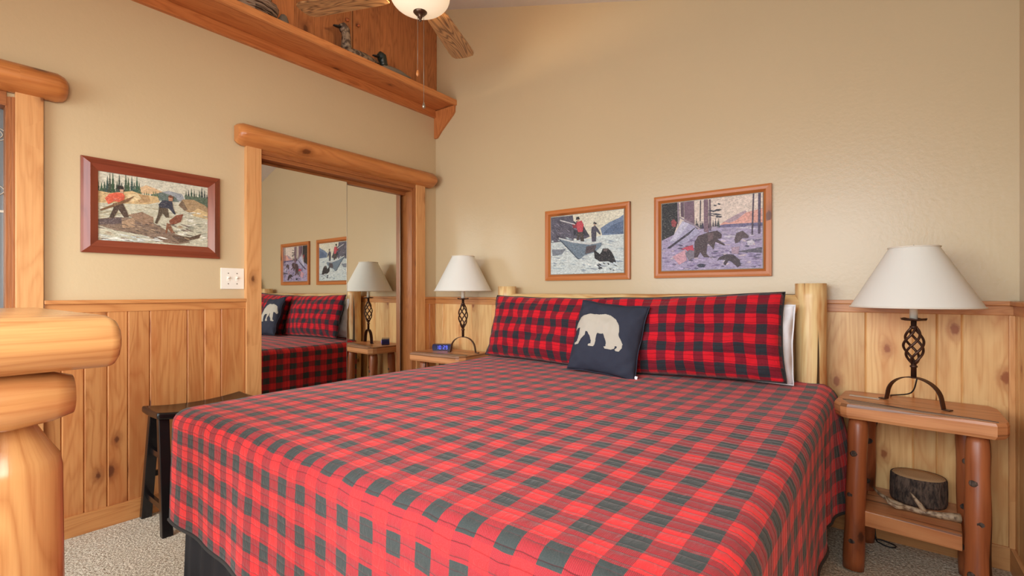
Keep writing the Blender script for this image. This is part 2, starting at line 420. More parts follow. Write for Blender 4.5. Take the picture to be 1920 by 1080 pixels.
struct('wall_left', bm, M['paint'], 'tan left wall with the closet opening', 'wall')
# front wall (behind the camera) with two window openings
bm = new_bm()
WIN = [(.40, 1.80, .09, 2.30), (1.97, 3.23, .90, 2.30)]
box(bm, -.13, WIN[0][0], YF-.13, YF, 0, ztop-.05); box(bm, WIN[0][1], WIN[1][0], YF-.13, YF, 0, zc(WIN[0][1])+.02)
box(bm, WIN[1][1], W+.13, YF-.13, YF, 0, zc(WIN[1][1])+.02)
for x0, x1, z0, z1 in WIN:
    box(bm, x0, x1, YF-.13, YF, 0, z0)
    prism(bm, [(x0, z1), (x1, z1), (x1, zc(x1)+.02), (x0, zc(x0)+.02)], 1, YF-.13, YF)
struct('wall_front', bm, M['paint'], 'tan wall behind the camera with two windows', 'wall')
for i, (x0, x1, z0, z1) in enumerate(WIN):
    bm = new_bm()
    for a in ((x0-.09, x0, z0-.09, z1+.09), (x1, x1+.09, z0-.09, z1+.09)): box(bm, a[0], a[1], YF, YF+.02, a[2], a[3], 2)
    box(bm, x0, x1, YF, YF+.02, z1, z1+.09, 0); box(bm, x0, x1, YF, YF+.03, z0-.09, z0, 0)
    struct('window_%d' % (i+1), bm, M['trim_pale'], 'pine window casing behind the camera', 'window')
bm = new_bm(); box(bm, W, W+.12, -3.60, -3.57, .92, 2.08); box(bm, W, W+.12, -2.87, -2.84, .92, 2.08); box(bm, W, W+.12, -3.57, -2.87, .90, .93, 1); box(bm, W, W+.12, -3.57, -2.87, 2.06, 2.09, 1)
struct('window_3', bm, M['trim_pale'], 'added pine lined window opening in the right wall, unseen behind the camera', 'window')  # unseen opening, added to let the side fill in
# closet interior
bm = new_bm()
for q in ((-.75, -.72, -1.75, .02, 0, 2.3), (-.72, -T, -1.78, -1.75, 0, 2.3), (-.72, -T, .0, .03, 0, 2.3), (-.75, -T, -1.78, .03, 2.3, 2.33)): box(bm, *q)
struct('wall_closet', bm, M['closet'], 'plain closet interior behind the mirrored doors', 'wall')

# wainscot boards with V grooves
def board_run(bm, axis, seams, face, thick, z0, z1):
    T_ = bm.loops.layers.float.get('tone') or bm.loops.layers.float.new('tone')
    for a, b in zip(seams[:-1], seams[1:]):
        if b-a < .004: continue
        g = .0045; tn = rnd.uniform(-.13, .10); off = (rnd.uniform(0, 20), rnd.uniform(0, 20))
        s = 1 if face > 0 else -1
        # cross-section: back at 0, front at thick with chamfered edges
        pts = [(a, 0), (b, 0), (b, thick-g*1.1), (b-g, thick), (a+g, thick), (a, thick-g*1.1)]
        if axis == 'y': p3 = [(face_x(t_, face), q) for q, t_ in pts]; fs = prism(bm, p3, 2, z0, z1, 2, off=off)
        else: p3 = [(q, -t_) for q, t_ in pts]; fs = prism(bm, p3, 2, z0, z1, 2, off=off)
        for f in fs:
            for l in f.loops: l[T_] = tn
def face_x(t_, face): return t_ if face > 0 else W - t_
ly = [-2.370, -2.308, -2.230, -2.146, -2.067, -1.978, -1.813, -1.732, -1.649, -1.519]
bm = new_bm(); board_run(bm, 'y', ly, 1, .016, .0, ZR-.055); board_run(bm, 'y', [-.145, -.085, -.016], 1, .016, 0, ZR-.055)
struct('trim_1', bm, M['pine_l'], 'pine wainscot boards on the left wall, toned for its dimmer light', 'panelling')
lx = [.0, .012, .099, .275, .42, .627, .78, .93, 1.07, 1.25, 1.40, 1.58, 1.73, 1.9, 2.06, 2.24, 2.40, 2.56, 2.72, 2.894, 3.062, 3.141, 3.22, 3.372]
bm = new_bm(); board_run(bm, 'x', lx, -1, .016, 0, ZR-.055)
struct('trim_2', bm, M['pine_b'], 'pine wainscot boards behind the bed, toned paler for brighter light', 'panelling')
ry = []; y = 0.0
while y > YF: ry.append(y); y -= rnd.choice((.09, .14, .17))
ry.append(YF); bm = new_bm(); board_run(bm, 'y', sorted(ry), -1, .016, 0, ZR-.055)
struct('trim_3', bm, M['pine_b'], 'pine wainscot boards on the right wall, toned paler for brighter light', 'panelling')
# chair rail: a strip and a thin projecting cap
def rail(bm, axis, a, b, side=1):
    for d, z0, z1 in ((.020, ZR-.058, ZR-.018), (.032, ZR-.018, ZR)):
        if axis == 'y': box(bm, face_x(0, side), face_x(d, side), a, b, z0, z1, 1, .003)
        else: box(bm, a, b, -d, 0, z0, z1, 0, .003)
bm = new_bm(); rail(bm, 'y', -2.366, -1.519); rail(bm, 'y', -.145, -.0)
struct('trim_4', bm, M['trim'], 'pine chair rail along the left wall', 'chair rail')
bm = new_bm(); rail(bm, 'x', .0, W); struct('trim_5', bm, M['trim'], 'pine chair rail behind the bed', 'chair rail')
bm = new_bm(); rail(bm, 'y', YF, 0, -1); struct('trim_6', bm, M['trim'], 'pine chair rail along the right wall', 'chair rail')
bm = new_bm(); box(bm, .016, .030, -2.366, -1.519, 0, .095, 1, .003); box(bm, .016, .03, -.145, -.016, 0, .095, 1, .003)
struct('baseboard_left', bm, M['trim'], 'pine baseboard on the left wall', 'baseboard')
bm = new_bm(); box(bm, .03, W-.03, -.030, -.016, 0, .095, 0, .003); struct('baseboard_back', bm, M['trim_pale'], 'pine baseboard behind the bed', 'baseboard')
bm = new_bm(); box(bm, W-.030, W-.016, YF, -.016, 0, .095, 1, .003); struct('baseboard_right', bm, M['trim_pale'], 'pine baseboard on the right wall', 'baseboard')
bm = new_bm(); box(bm, W-.034, W-.016, -.034, -.016, .095, ZR-.058, 2, .002); struct('trim_7', bm, M['trim_pale'], 'narrow corner strip of the wainscot', 'trim')

# closet casing, fascia, jambs, half-log header
def casing(bm, y0, y1, z1=1.985): box(bm, 0, .032, y0, y1, 0, z1, 2, .003)
bm = new_bm(); casing(bm, -1.519, CY0-.002); struct('trim_8', bm, M['trim_pale'], 'flat pine casing left of the mirrored closet', 'door casing')
bm = new_bm(); box(bm, 0, .032, -.238, -.145, 0, 1.985, 2, .003); struct('trim_9', bm, M['trim_pale'], 'flat pine casing right of the mirrored closet', 'door casing')
bm = new_bm()
for k, (x0, x1, y0, y1) in enumerate(((0.0, .024, -.247, -.238), (-.01, .016, -.255, -.246), (-T, .008, CY1-.001, -.254))):
    box(bm, x0, x1, y0, y1, 0, CZ, 2, .0015)
box(bm, -T, .004, CY0-.004, CY0+.006, 0, CZ, 2)
struct('trim_10', bm, M['header_trim'], 'brown stepped jamb on the right side of the closet opening', 'door jamb')
bm = new_bm()
box(bm, -T, .012, CY0, CY1, 1.925, 1.985, 1, .002); box(bm, -.03, .022, CY0-.01, CY1+.02, 1.948, 1.985, 1, .003); box(bm, -T, -.07, CY0, CY1, 1.90, 1.93, 1)
struct('trim_11', bm, M['header_trim'], 'stepped head trim above the mirrored doors', 'door head')
def header(name, y0, y1, label, rz=.060):
    bm = new_bm(); zc_ = 2.037; seg = 20; n = 16
    L = bm.loops.layers.uv.active; rings = []; off = (rnd.uniform(0, 9), rnd.uniform(0, 9)); sd = rnd.uniform(0, 9)
    ys = [y0, y0+.012, y0+.035] + [y0+.035+(y1-y0-.07)*i/n for i in range(1, n)] + [y1-.035, y1-.012, y1]
    for i, y in enumerate(ys):
        e = min(y-y0, y1-y); k = .66 if e < .001 else (.86 if e < .02 else 1.0)
        ring = []
        for j in range(seg+1):
            a = -PI/2 + PI*j/seg
            r = 1 + .05*mnoise.noise(Vector((math.sin(a)+sd, y*3, math.cos(a))))
            ring.append(bm.verts.new((.010+ .092*k*r*math.cos(a), y, zc_ + .063*k*r*math.sin(a)*(1 if e > .001 else 1))))
        rings.append((ring, y))
    fs = []
    for (ra, ya), (rb, yb) in zip(rings[:-1], rings[1:]):
        for j in range(seg):
            f = bm.faces.new([ra[j], ra[j+1], rb[j+1], rb[j]]); f.smooth = True; fs.append(f)
            for l, (yy, jj) in zip(f.loops, ((ya, j), (ya, j+1), (yb, j+1), (yb, j))): l[L].uv = (yy+off[0], jj/seg*.2+off[1])
        fs.append(bm.faces.new([ra[0], rb[0], rb[-1], ra[-1]]))
    for r_ in (rings[0][0], rings[-1][0]): fs.append(bm.faces.new(r_))
    bmesh.ops.recalc_face_normals(bm, faces=fs)
    return struct(name, bm, M['log'], label, 'log header')
header('trim_12', -1.578, -.052, 'half-log header with rounded ends over the mirrored closet')
header('trim_13', -3.42, -2.292, 'half-log header over the doorway at the left edge')
# mirrored sliding doors
def door(name, x, y0, y1, z1, label):
    bm = new_bm(); box(bm, x-.006, x, y0, y1, .02, z1)
    o = struct(name, bm, M['mirror'], label, 'mirrored closet door')
    bm = new_bm(); box(bm, x-.02, x-.0065, y0, y1, .02, z1); box(bm, x-.02, x+.006, y0, y1, .0, .02)
    fr = obj('door_backing', bm, M['closet'], o)
    bm = new_bm(); box(bm, x-.02, x+.001, y1-.0005, y1+.003, .02, z1); box(bm, x-.02, x+.001, y0-.003, y0+.0005, .02, z1)
    obj('edge_strip', bm, M['chain'], o)
    return o
door('door_1', -.047, CY0+.01, -.811, 1.905, 'front mirrored sliding closet door, left panel')
door('door_2', -.090, -.86, -.302, 1.905, 'rear mirrored sliding closet door, right panel')
# doorway at the left edge
bm = new_bm(); box(bm, 0, .032, -2.455, -2.368, 0, 1.985, 2, .003); struct('trim_14', bm, M['trim_pale'], 'flat knotty pine casing at the left edge of the photo', 'door casing')
bm = new_bm()
for x0, x1, y0, y1 in ((0, .024, -2.464, -2.455), (-.01, .016, -2.473, -2.463), (-T, .008, -2.482, -2.472)): box(bm, x0, x1, y0, y1, 0, CZ, 2, .0015)
box(bm, -T, .01, DY0, DY1-.02, 1.915, 1.985, 1, .002)
box(bm, 0, .03, DY0-.09, DY0, 0, 1.985, 2, .002); box(bm, -T, .01, DY0, DY0+.02, 0, 1.93, 2, .002)
struct('trim_15', bm, M['header_trim'], 'brown stepped jamb of the doorway at the left edge', 'door jamb')
M['grey_glass'] = mat('grey_door_glass', (112, 116, 118), .12, 0, .6)
bm = new_bm(); box(bm, -.075, -.05, DY0+.01, -2.474, .01, 1.91)
d3 = struct('door_3', bm, M['grey_glass'], 'grey glazed door at the left edge with pale decoration', 'door')
bm = new_bm()
box(bm, -.05, -.046, DY0+.01, -2.474, 1.465, 1.475)
for zz, rr in ((1.56, .05), (1.56, .035), (1.80, .06), (1.80, .045)):
    sweep(bm, [(-.047, -2.53+rr*math.cos(a*PI/12), zz+rr*.55*math.sin(a*PI/12)) for a in range(25)], .0016, 5, False)
obj('glass_decoration', bm, M['card'], d3)
# light switch
sw = thing('light_switch', 'ivory double light switch plate beside the closet casing', 'light switch', (.0, -1.584, 1.20))
bm = new_bm(); box(bm, .0, .006, -.062, .062, -.06, .06, 2, .002); obj('switch_plate', bm, M['white_plastic'], sw)
for dy in (-.023, .023):
    bm = new_bm(); box(bm, .0055, .008, dy-.006, dy+.006, -.014, .014, 2); prism(bm, [(.007, -.004), (.018, .004), (.018, .009), (.007, .008)], 1, dy-.004, dy+.004)
    tg = obj('toggle', bm, M['white_plastic'], sw)
    for dz in (-.03, .03):
        bm = new_bm(); sweep(bm, [(.0055, dy, dz), (.0072, dy, dz)], .0028, 8); obj('screw', bm, M['brass'], tg)

# ------------------------------------------------------------------ shelf, cabinet above it and what stands there
sh = thing('wall_shelf', 'long orange pine shelf high on the left wall', 'shelf', (0, 0, 2.58))
bm = new_bm(); box(bm, .0, .225, YF+.01, -.0, .058, .090, 1); obj('shelf_board', bm, M['shelf'], sh)
bm = new_bm(); box(bm, .225, .248, YF+.01, -.0, .050, .094, 1, .006); obj('front_edge', bm, M['shelf_front'], sh)
bm = new_bm(); box(bm, .0, .022, YF+.01, -.021, .0, .057, 1, .002); box(bm, .0, .026, YF+.01, -.021, -.006, .004, 1, .002); obj('cleat', bm, M['shelf'], sh)
bm = new_bm(); prism(bm, [(0, -.175), (.030, -.175), (.075, -.13), (.215, -.02), (.232, .0), (.235, .0495), (0, .0495)], 1, -.02, -.001, 2); obj('bracket', bm, M['shelf'], sh)
cb = thing('wall_cabinet', 'knotty pine cabinet with plank doors above the shelf', 'cabinet', (0, 0, 2.675))
def plankdoor(y0, y1, ky):
    bm = new_bm(); T_ = bm.loops.layers.float.new('tone'); y = y0
    while y < y1-.002:
        yy = min(y1, y+rnd.uniform(.08, .14)); yy = y1 if y1-yy < .05 else yy
        tn = rnd.uniform(-.14, .12)
        for f in box(bm, .0, .016, y, yy-.0012, .0, .80, 2):
            for l in f.loops: l[T_] = tn
        y = yy
    o = obj('cabinet_door', bm, M['cabinet'], cb)
    bm = new_bm(); sweep(bm, [(.015, ky, .335), (.024, ky, .335), (.028, ky, .335), (.036, ky, .335), (.038, ky, .335)], [.006, .006, .014, .012, .004], 14)
    obj('knob', bm, M['cedar_log'], o)
plankdoor(-1.365, -.812, -.856); plankdoor(-.800, -.003, -.770); plankdoor(-2.0, -1.377, -1.42)
# duck and goose decoys, basket
def duck(name, loc, rz, s, label, neck, cols):
    t_ = thing(name, label, 'decoy', loc, rz, 'carved waterfowl decoys on the shelf')
    bm = new_bm()
    P = [(-.125, 0, .045), (-.11, 0, .045), (-.07, 0, .04), (-.02, 0, .042), (.04, 0, .046), (.09, 0, .05), (.13, 0, .06), (.165, 0, .07)]
    sweep(bm, [Vector(p)*s for p in P], [r*s for r in (.012, .032, .046, .05, .047, .036, .02, .006)], 16, wob=.05, squash=(1.05, .85))
    obj('body', bm, cols[0], t_)
    bm = new_bm()
    if neck == 'up': H_ = [(-.095, 0, .06), (-.10, 0, .10), (-.098, 0, .15), (-.105, 0, .185), (-.125, 0, .195), (-.145, 0, .19)]; R_ = (.036, .031, .028, .031, .034, .018)
    else: H_ = [(-.09, 0, .06), (-.095, 0, .085), (-.10, 0, .105), (-.108, 0, .125), (-.125, 0, .128), (-.142, 0, .12)]; R_ = (.034, .030, .031, .037, .035, .016)
    sweep(bm, [Vector(p)*s for p in H_], [r*s for r in R_], 14); hd = obj('head', bm, cols[1], t_)
    bm = new_bm(); e = Vector(H_[-1])
    sweep(bm, [(e+Vector((.006, 0, 0)))*s, (e+Vector((-.02, 0, -.004)))*s, (e+Vector((-.045, 0, -.008)))*s], [.013*s, .012*s, .007*s], 10, squash=(1.4, .6))
    obj('bill', bm, cols[2], hd); return t_
brn = mat('decoy_brown', (96, 76, 60), .6); grn = mat('decoy_dark_green', (30, 38, 34), .35); gry = mat('decoy_grey', (120, 110, 98), .6); blk = mat('decoy_black', (26, 22, 20), .5)
t = NT(brn); co = t.add('ShaderNodeTexCoord').outputs['Object']; t.put(t.bsdf.inputs['Base Color'], t.mix(t.ramp(t.noise(co, 50, 3), .4, .6), s2l((70, 52, 42)), s2l((138, 118, 98))))
duck('goose_decoy', (.15, -.845, 2.670), PI/2, 1.0, 'grey brown goose decoy with raised neck on the high shelf', 'up', (brn, brn, blk))
duck('duck_decoy', (.15, -.555, 2.670), PI/2, .95, 'small duck decoy with dark green head near the shelf end', 'low', (gry, grn, blk))
bk = thing('twig_basket', 'round twig basket on the shelf behind the fan blade', 'basket', (.13, -1.55, 2.671))
bm = new_bm()
for k in range(10):
    z = .006+k*.011; r = .085+.022*math.sqrt(k/9)
    sweep(bm, [(r*math.cos(a*PI/14)*.8+.004*math.sin(a*3.1+k), r*math.sin(a*PI/14)*1.5, z+.003*math.sin(a*2.3+k*2)) for a in range(29)], .006, 6, False)
obj('basket_wall', bm, M['cedar_grey'], bk)
bm = new_bm(); lathe(bm, [(.0, .002), (.07, .002), (.07, .008), (0, .008)], 20); obj('basket_base', bm, M['cedar_grey'], bk)
bm = new_bm(); sweep(bm, [(.14, -1.362, 2.672), (.14, -1.362, 2.70), (.14, -1.358, 2.735), (.14, -1.355, 2.765), (.14, -1.352, 2.775)], [.028, .034, .03, .018, .005], 14, wob=.1)
tag(smooth(obj('stone_figurine', bm, gry)), 'small grey rounded figurine beside the twig basket', 'figurine')

# ------------------------------------------------------------------ ceiling fan
fan = thing('ceiling_fan', 'wooden bladed ceiling fan with a glowing frosted bowl light', 'ceiling fan', (FAN.x, FAN.y, 0))
zt = zc(FAN.x)
bm = new_bm(); lathe(bm, [(.0, zt-.09), (.03, zt-.085), (.065, zt-.05), (.075, zt+.02)], 32); obj('canopy', bm, M['brass'], fan)
bm = new_bm(); sweep(bm, [(0, 0, 2.83), (0, 0, zt-.06)], .013, 14); obj('downrod', bm, M['brass'], fan)
bm = new_bm(); lathe(bm, [(.0, 2.84), (.05, 2.84), (.10, 2.81), (.115, 2.77), (.115, 2.72), (.09, 2.695), (.06, 2.68), (.055, 2.655), (.0, 2.655)], 40); obj('motor_housing', bm, M['brass'], fan)
bm = new_bm(); prof = [(.150, 2.648)]+[(.152*math.cos(a), 2.645-.085*math.sin(a)) for a in [PI/2*i/12 for i in range(0, 12)]]+[(.02, 2.560)]
lathe(bm, prof, 48); bw = obj('light_bowl', bm, M['bowl'], fan)
bm = new_bm(); lathe(bm, [(.0, 2.571), (.034, 2.571), (.036, 2.562), (.024, 2.550), (.010, 2.545), (.012, 2.535), (.006, 2.528), (.009, 2.520), (.0, 2.512)], 24); obj('finial', bm, M['brass'], fan)
def chain(dx, dy, z0, z1, pull):
    bm = new_bm(); z = z0
    sweep(bm, [(dx, dy, z0), (dx, dy, z1)], .0010, 6)
    while z > z1:
        sweep(bm, [(dx, dy, z+.0018), (dx, dy, z), (dx, dy, z-.0018)], [.0006, .002, .0006], 6); z -= .006
    o = obj('pull_chain', bm, M['chain'], fan)
    bm = new_bm(); lathe(bm, [(.0, z1+.006), (.003, z1+.004), (.008, z1-.012), (.0085, z1-.020), (.0, z1-.03)], 14, (dx, dy)); obj('chain_pull', bm, pull, o)
chain(-.012, -.006, 2.545, 2.262, M['log']); chain(.014, .012, 2.545, 2.095, M['chain'])
for k in range(4):
    a = math.radians(114.4+90*k)
    d = Vector((math.cos(a), math.sin(a), 0)); pz = Vector((-d.y, d.x, 0))
    R3 = Matrix(((d.x, pz.x, 0), (d.y, pz.y, 0), (0, 0, 1)))
    tilt = Matrix.Rotation(math.radians(-4), 3, 'X')
    bm = new_bm(); L = bm.loops.layers.uv.active
    out = [(.20, -.052), (.24, -.062), (.60, -.076), (.66, -.075), (.69, -.060), (.70, -.024), (.70, .024), (.69, .060), (.66, .075), (.60, .076), (.24, .062), (.20, .052)]
    top = [bm.verts.new((x, y, .0035)) for x, y in out]; bot = [bm.verts.new((x, y, -.0035)) for x, y in out]
    fs = [bm.faces.new(top), bm.faces.new(bot[::-1])]
    for i in range(len(out)): j = (i+1) % len(out); fs.append(bm.faces.new([top[i], bot[i], bot[j], top[j]]))
    for f in fs:
        for l in f.loops: l[L].uv = (l.vert.co.x, l.vert.co.y+k*.7+.3)
    bmesh.ops.recalc_face_normals(bm, faces=fs)
    for v in bm.verts: v.co = R3 @ (tilt @ v.co) + Vector((0, 0, 2.668))
    bl = obj('blade', bm, M['blade'], fan)
    bm = new_bm()
    prism(bm, [(.10, -.016), (.17, -.012), (.23, -.034), (.245, -.02), (.26, 0), (.245, .02), (.23, .034), (.17, .012), (.10, .016)], 2, .004, .009)
    for v in bm.verts: v.co = R3 @ (tilt @ v.co) + Vector((0, 0, 2.668))
    obj('blade_iron', bm, M['brass'], bl)

# ------------------------------------------------------------------ framed pictures
def bil(quad, p):
    """crop pixel -> unit square (x right, y up); quad TL TR BR BL"""
    TL, TR, BR, BL = quad; s = t_ = .5
    for _ in range(12):
        x = (1-t_)*((1-s)*TL[0]+s*TR[0]) + t_*((1-s)*BL[0]+s*BR[0]); y = (1-t_)*((1-s)*TL[1]+s*TR[1]) + t_*((1-s)*BL[1]+s*BR[1])
        xs = (1-t_)*(TR[0]-TL[0])+t_*(BR[0]-BL[0]); ys = (1-t_)*(TR[1]-TL[1])+t_*(BR[1]-BL[1])
        xt = (1-s)*(BL[0]-TL[0])+s*(BR[0]-TR[0]); yt = (1-s)*(BL[1]-TL[1])+s*(BR[1]-TR[1])
        D = xs*yt-xt*ys; ex, ey = p[0]-x, p[1]-y
        s += (ex*yt-xt*ey)/D; t_ += (xs*ey-ex*ys)/D
    return max(0, min(1, s)), 1-max(0, min(1, t_))
def picture(name, label, wall, c0, c1, z0, z1, fw, fd, fmat, quad, layers, tilt=0.0, bevelled=False):
    """wall 'x': hangs on x=0, c = y range; 'y': hangs on y=0, c = x range"""
    cx, cz = (c0+c1)/2, (z0+z1)/2; hw, hh = (c1-c0)/2, (z1-z0)/2
    if wall == 'x': t_ = thing(name, label, 'framed picture', (0, cx, cz), 0)
    else: t_ = thing(name, label, 'framed picture', (cx, 0, cz), -PI/2)
    t_.rotation_euler[1 if False else 0] = tilt if wall == 'x' else 0
    if wall == 'y': t_.rotation_euler = (Matrix.Rotation(tilt, 3, 'Y') @ Matrix.Rotation(-PI/2, 3, 'Z')).to_euler()
    # local: +x out of wall, y along the wall. for wall y the local y runs to +x world
    def fr_piece(pts, grain):
        bm = new_bm(); L = bm.loops.layers.uv.active
        prof = [(0, 0), (.9, 0), (1.0, .25), (.92, .55), (.55, .70), (0, .95)] if not bevelled else [(0, 0), (.45, 0), (.55, .15), (1.0, .5), (.62, .98), (0, 1.0)]
        # prof: (depth fraction, inward fraction)
        (ya, za), (yb, zb), (nya, nza), (nyb, nzb) = pts
        A = [bm.verts.new((.001+d*fd, ya+(nya-ya)*w_, za+(nza-za)*w_)) for d, w_ in prof]
        B = [bm.verts.new((.001+d*fd, yb+(nyb-yb)*w_, zb+(nzb-zb)*w_)) for d, w_ in prof]
        n = len(prof); fs = [bm.faces.new([A[i], A[(i+1) % n], B[(i+1) % n], B[i]]) for i in range(n)] + [bm.faces.new(A), bm.faces.new(B)]
        bmesh.ops.recalc_face_normals(bm, faces=fs); uvbox(bm, fs, grain, (rnd.uniform(0, 9), rnd.uniform(0, 9)))
        obj('frame_rail', bm, fmat, t_)
    i = fw
    fr_piece([(-hw, hh), (hw, hh), (-hw+i, hh-i), (hw-i, hh-i)], 1); fr_piece([(-hw, -hh), (hw, -hh), (-hw+i, -hh+i), (hw-i, -hh+i)], 1)
    fr_piece([(-hw, -hh), (-hw, hh), (-hw+i, -hh+i), (-hw+i, hh-i)], 2); fr_piece([(hw, -hh), (hw, hh), (hw-i, -hh+i), (hw-i, hh-i)], 2)
    # the painting: one flat sheet built of coloured patches
    bm = new_bm(); CL = bm.loops.layers.float_color.new('paint'); ph, pv = hw-i+.003, hh-i+.003
    dep = fd*.45
    for k, (col, pts) in enumerate(layers):
        q = [bil(quad, p) for p in pts] if quad else pts
        vs = [bm.verts.new((dep+.000012*k, -ph+2*ph*a, -pv+2*pv*b)) for a, b in q]
        try: f = bm.faces.new(vs)
        except ValueError: continue
        f.normal_update()
        if f.normal.x < 0: f.normal_flip()
        for l in f.loops: l[CL] = s2l(col)
        bmesh.ops.triangulate(bm, faces=[f])
    obj('painting', bm, M['print'], t_)
    bm = new_bm(); box(bm, .002, dep-.001, -ph-.004, ph+.004, -pv-.004, pv+.004); obj('backing', bm, M['closet'], t_)
    return t_
def trees(x0, x1, yb, h, w_, col, n, seed, back=None):
    r = random.Random(seed); L_ = []
    for k in range(n):
        x = x0+(x1-x0)*(k+r.random()*.6)/n; hh = h*(.55+.6*r.random()); ybb = yb + (x-x0)*(back or 0)
        pts = [(x-w_*.8, ybb)]
        m = 4
        for j in range(m):
            f = (j+1)/(m+.5); pts += [(x-w_*(1-f)*.9, ybb-hh*f), (x-w_*(1-f)*.55, ybb-hh*f)]
        pts += [(x, ybb-hh)]
        for j in range(m-1, -1, -1):
            f = (j+1)/(m+.5); pts += [(x+w_*(1-f)*.55, ybb-hh*f), (x+w_*(1-f)*.9, ybb-hh*f)]
        pts += [(x+w_*.8, ybb)]
        L_.append((tuple(max(0, c+r.randint(-10, 10)) for c in col), pts))
    return L_
def dabs(x0, x1, y0, y1, cols, n, seed, lx=40, ly=6, slope=0.0):
    r = random.Random(seed); L_ = []
    for k in range(n):
        x, y = r.uniform(x0, x1), r.uniform(y0, y1); a = lx*(.4+r.random()); b = ly*(.5+r.random()); c = r.choice(cols); s = slope+r.uniform(-.15, .15)
        L_.append((c, [(x-a, y-a*s), (x-a*.3, y-b-a*.3*s), (x+a*.5, y-b*.6+a*.5*s), (x+a, y+a*s), (x+a*.2, y+b+a*.2*s), (x-a*.6, y+b*.5-a*.6*s)]))
    return L_
# river scene (left wall)
QA = ((200, 215), (1190, 370), (1180, 915), (200, 855))
LA = [((206, 200, 178), [(200, 215), (1190, 370), (1180, 915), (200, 855)]),
      ((214, 176, 130), [(520, 380), (600, 345), (680, 375), (760, 415), (700, 430), (520, 420)]),
      ((150, 154, 158), [(700, 420), (800, 395), (930, 430), (960, 500), (700, 470)]),
      ((98, 112, 104), [(640, 430), (740, 410), (860, 450), (900, 500), (640, 480)])]
LA += trees(200, 560, 430, 190, 26, (62, 80, 62), 15, 3, .02) + trees(520, 720, 460, 60, 14, (96, 110, 80), 10, 5)
LA += [((206, 172, 118), [(200, 400), (300, 420), (480, 400), (560, 430), (700, 450), (720, 500), (560, 530), (200, 520)]),
       ((178, 140, 92), [(500, 430), (620, 440), (640, 500), (540, 510)]), ((222, 196, 146), [(430, 440), (520, 420), (560, 470), (470, 500)])]
LA += trees(960, 1190, 520, 170, 26, (58, 80, 70), 9, 9)
LA += [((88, 104, 84), [(950, 440), (1190, 470), (1190, 600), (960, 500)]),
       ((168, 138, 98), [(880, 545), (930, 475), (1040, 480), (1150, 530), (1190, 560), (1190, 640), (1080, 650), (1000, 600)]),
       ((206, 176, 124), [(1010, 600), (1080, 560), (1185, 600), (1185, 670), (1060, 650)]), ((120, 98, 76), [(880, 545), (930, 480), (980, 570), (950, 580)]),
       ((196, 190, 164), [(200, 510), (560, 520), (880, 520), (1000, 620), (1190, 660), (1180, 915), (200, 855)])]
LA += dabs(220, 900, 530, 640, [(222, 214, 190), (168, 156, 124), (190, 182, 150)], 40, 1) + dabs(860, 1170, 600, 850, [(226, 222, 206), (150, 148, 128), (196, 192, 170)], 46, 2)
LA += [((132, 108, 88), [(205, 660), (330, 640), (520, 650), (640, 680), (800, 770), (950, 820), (1000, 870), (880, 885), (760, 870), (560, 800), (330, 760), (205, 715)]),
       ((176, 142, 108), [(390, 680), (500, 640), (500, 730), (400, 740)]), ((94, 78, 76), [(210, 665), (390, 640), (390, 700), (210, 712)]),
       ((150, 118, 92), [(440, 620), (560, 590), (660, 640), (660, 730), (560, 700)]), ((98, 76, 58), [(820, 800), (1000, 820), (1110, 790), (1090, 830), (900, 870)])]
LA += dabs(220, 1000, 690, 860, [(96, 78, 68), (170, 142, 110), (120, 98, 88)], 70, 4, 40, 5, .25) + dabs(210, 800, 800, 860, [(222, 220, 206), (200, 204, 196)], 34, 6, 50, 6, .1)
LA += [((80, 62, 50), [(320, 515), (400, 515), (430, 580), (450, 640), (410, 645), (365, 570), (325, 650), (290, 645), (325, 560)]),
       ((214, 82, 44), [(290, 430), (345, 415), (400, 420), (418, 450), (400, 510), (330, 495), (285, 525), (258, 470)]),
       ((196, 150, 118), [(375, 385), (408, 390), (405, 422), (380, 420)]), ((46, 38, 34), [(350, 385), (362, 355), (402, 358), (412, 388)]),
       ((120, 84, 50), [(215, 575), (440, 470), (500, 445), (440, 500), (230, 585)]),
       ((88, 74, 56), [(710, 545), (790, 560), (800, 640), (770, 640), (740, 600), (690, 700), (672, 690), (700, 610)]),
       ((58, 60, 72), [(706, 520), (745, 480), (830, 495), (842, 560), (864, 610), (850, 615), (800, 560), (712, 548)]),
       ((190, 132, 98), [(795, 455), (838, 460), (835, 490), (800, 490)]), ((110, 62, 42), [(790, 450), (815, 435), (845, 455), (840, 468)]),
       ((132, 70, 44), [(800, 670), (870, 620), (935, 610), (910, 680), (860, 700), (810, 705)]), ((132, 84, 56), [(780, 690), (810, 700), (840, 770), (860, 780), (820, 785), (790, 740), (775, 790), (765, 780)])]
picture('framed_picture', 'dark red framed painting of two men by a rapid river left of the light switch', 'x', -2.242, -1.654, 1.309, 1.759, .062, .030, M['frame_red'], QA, LA, 0.0, True)
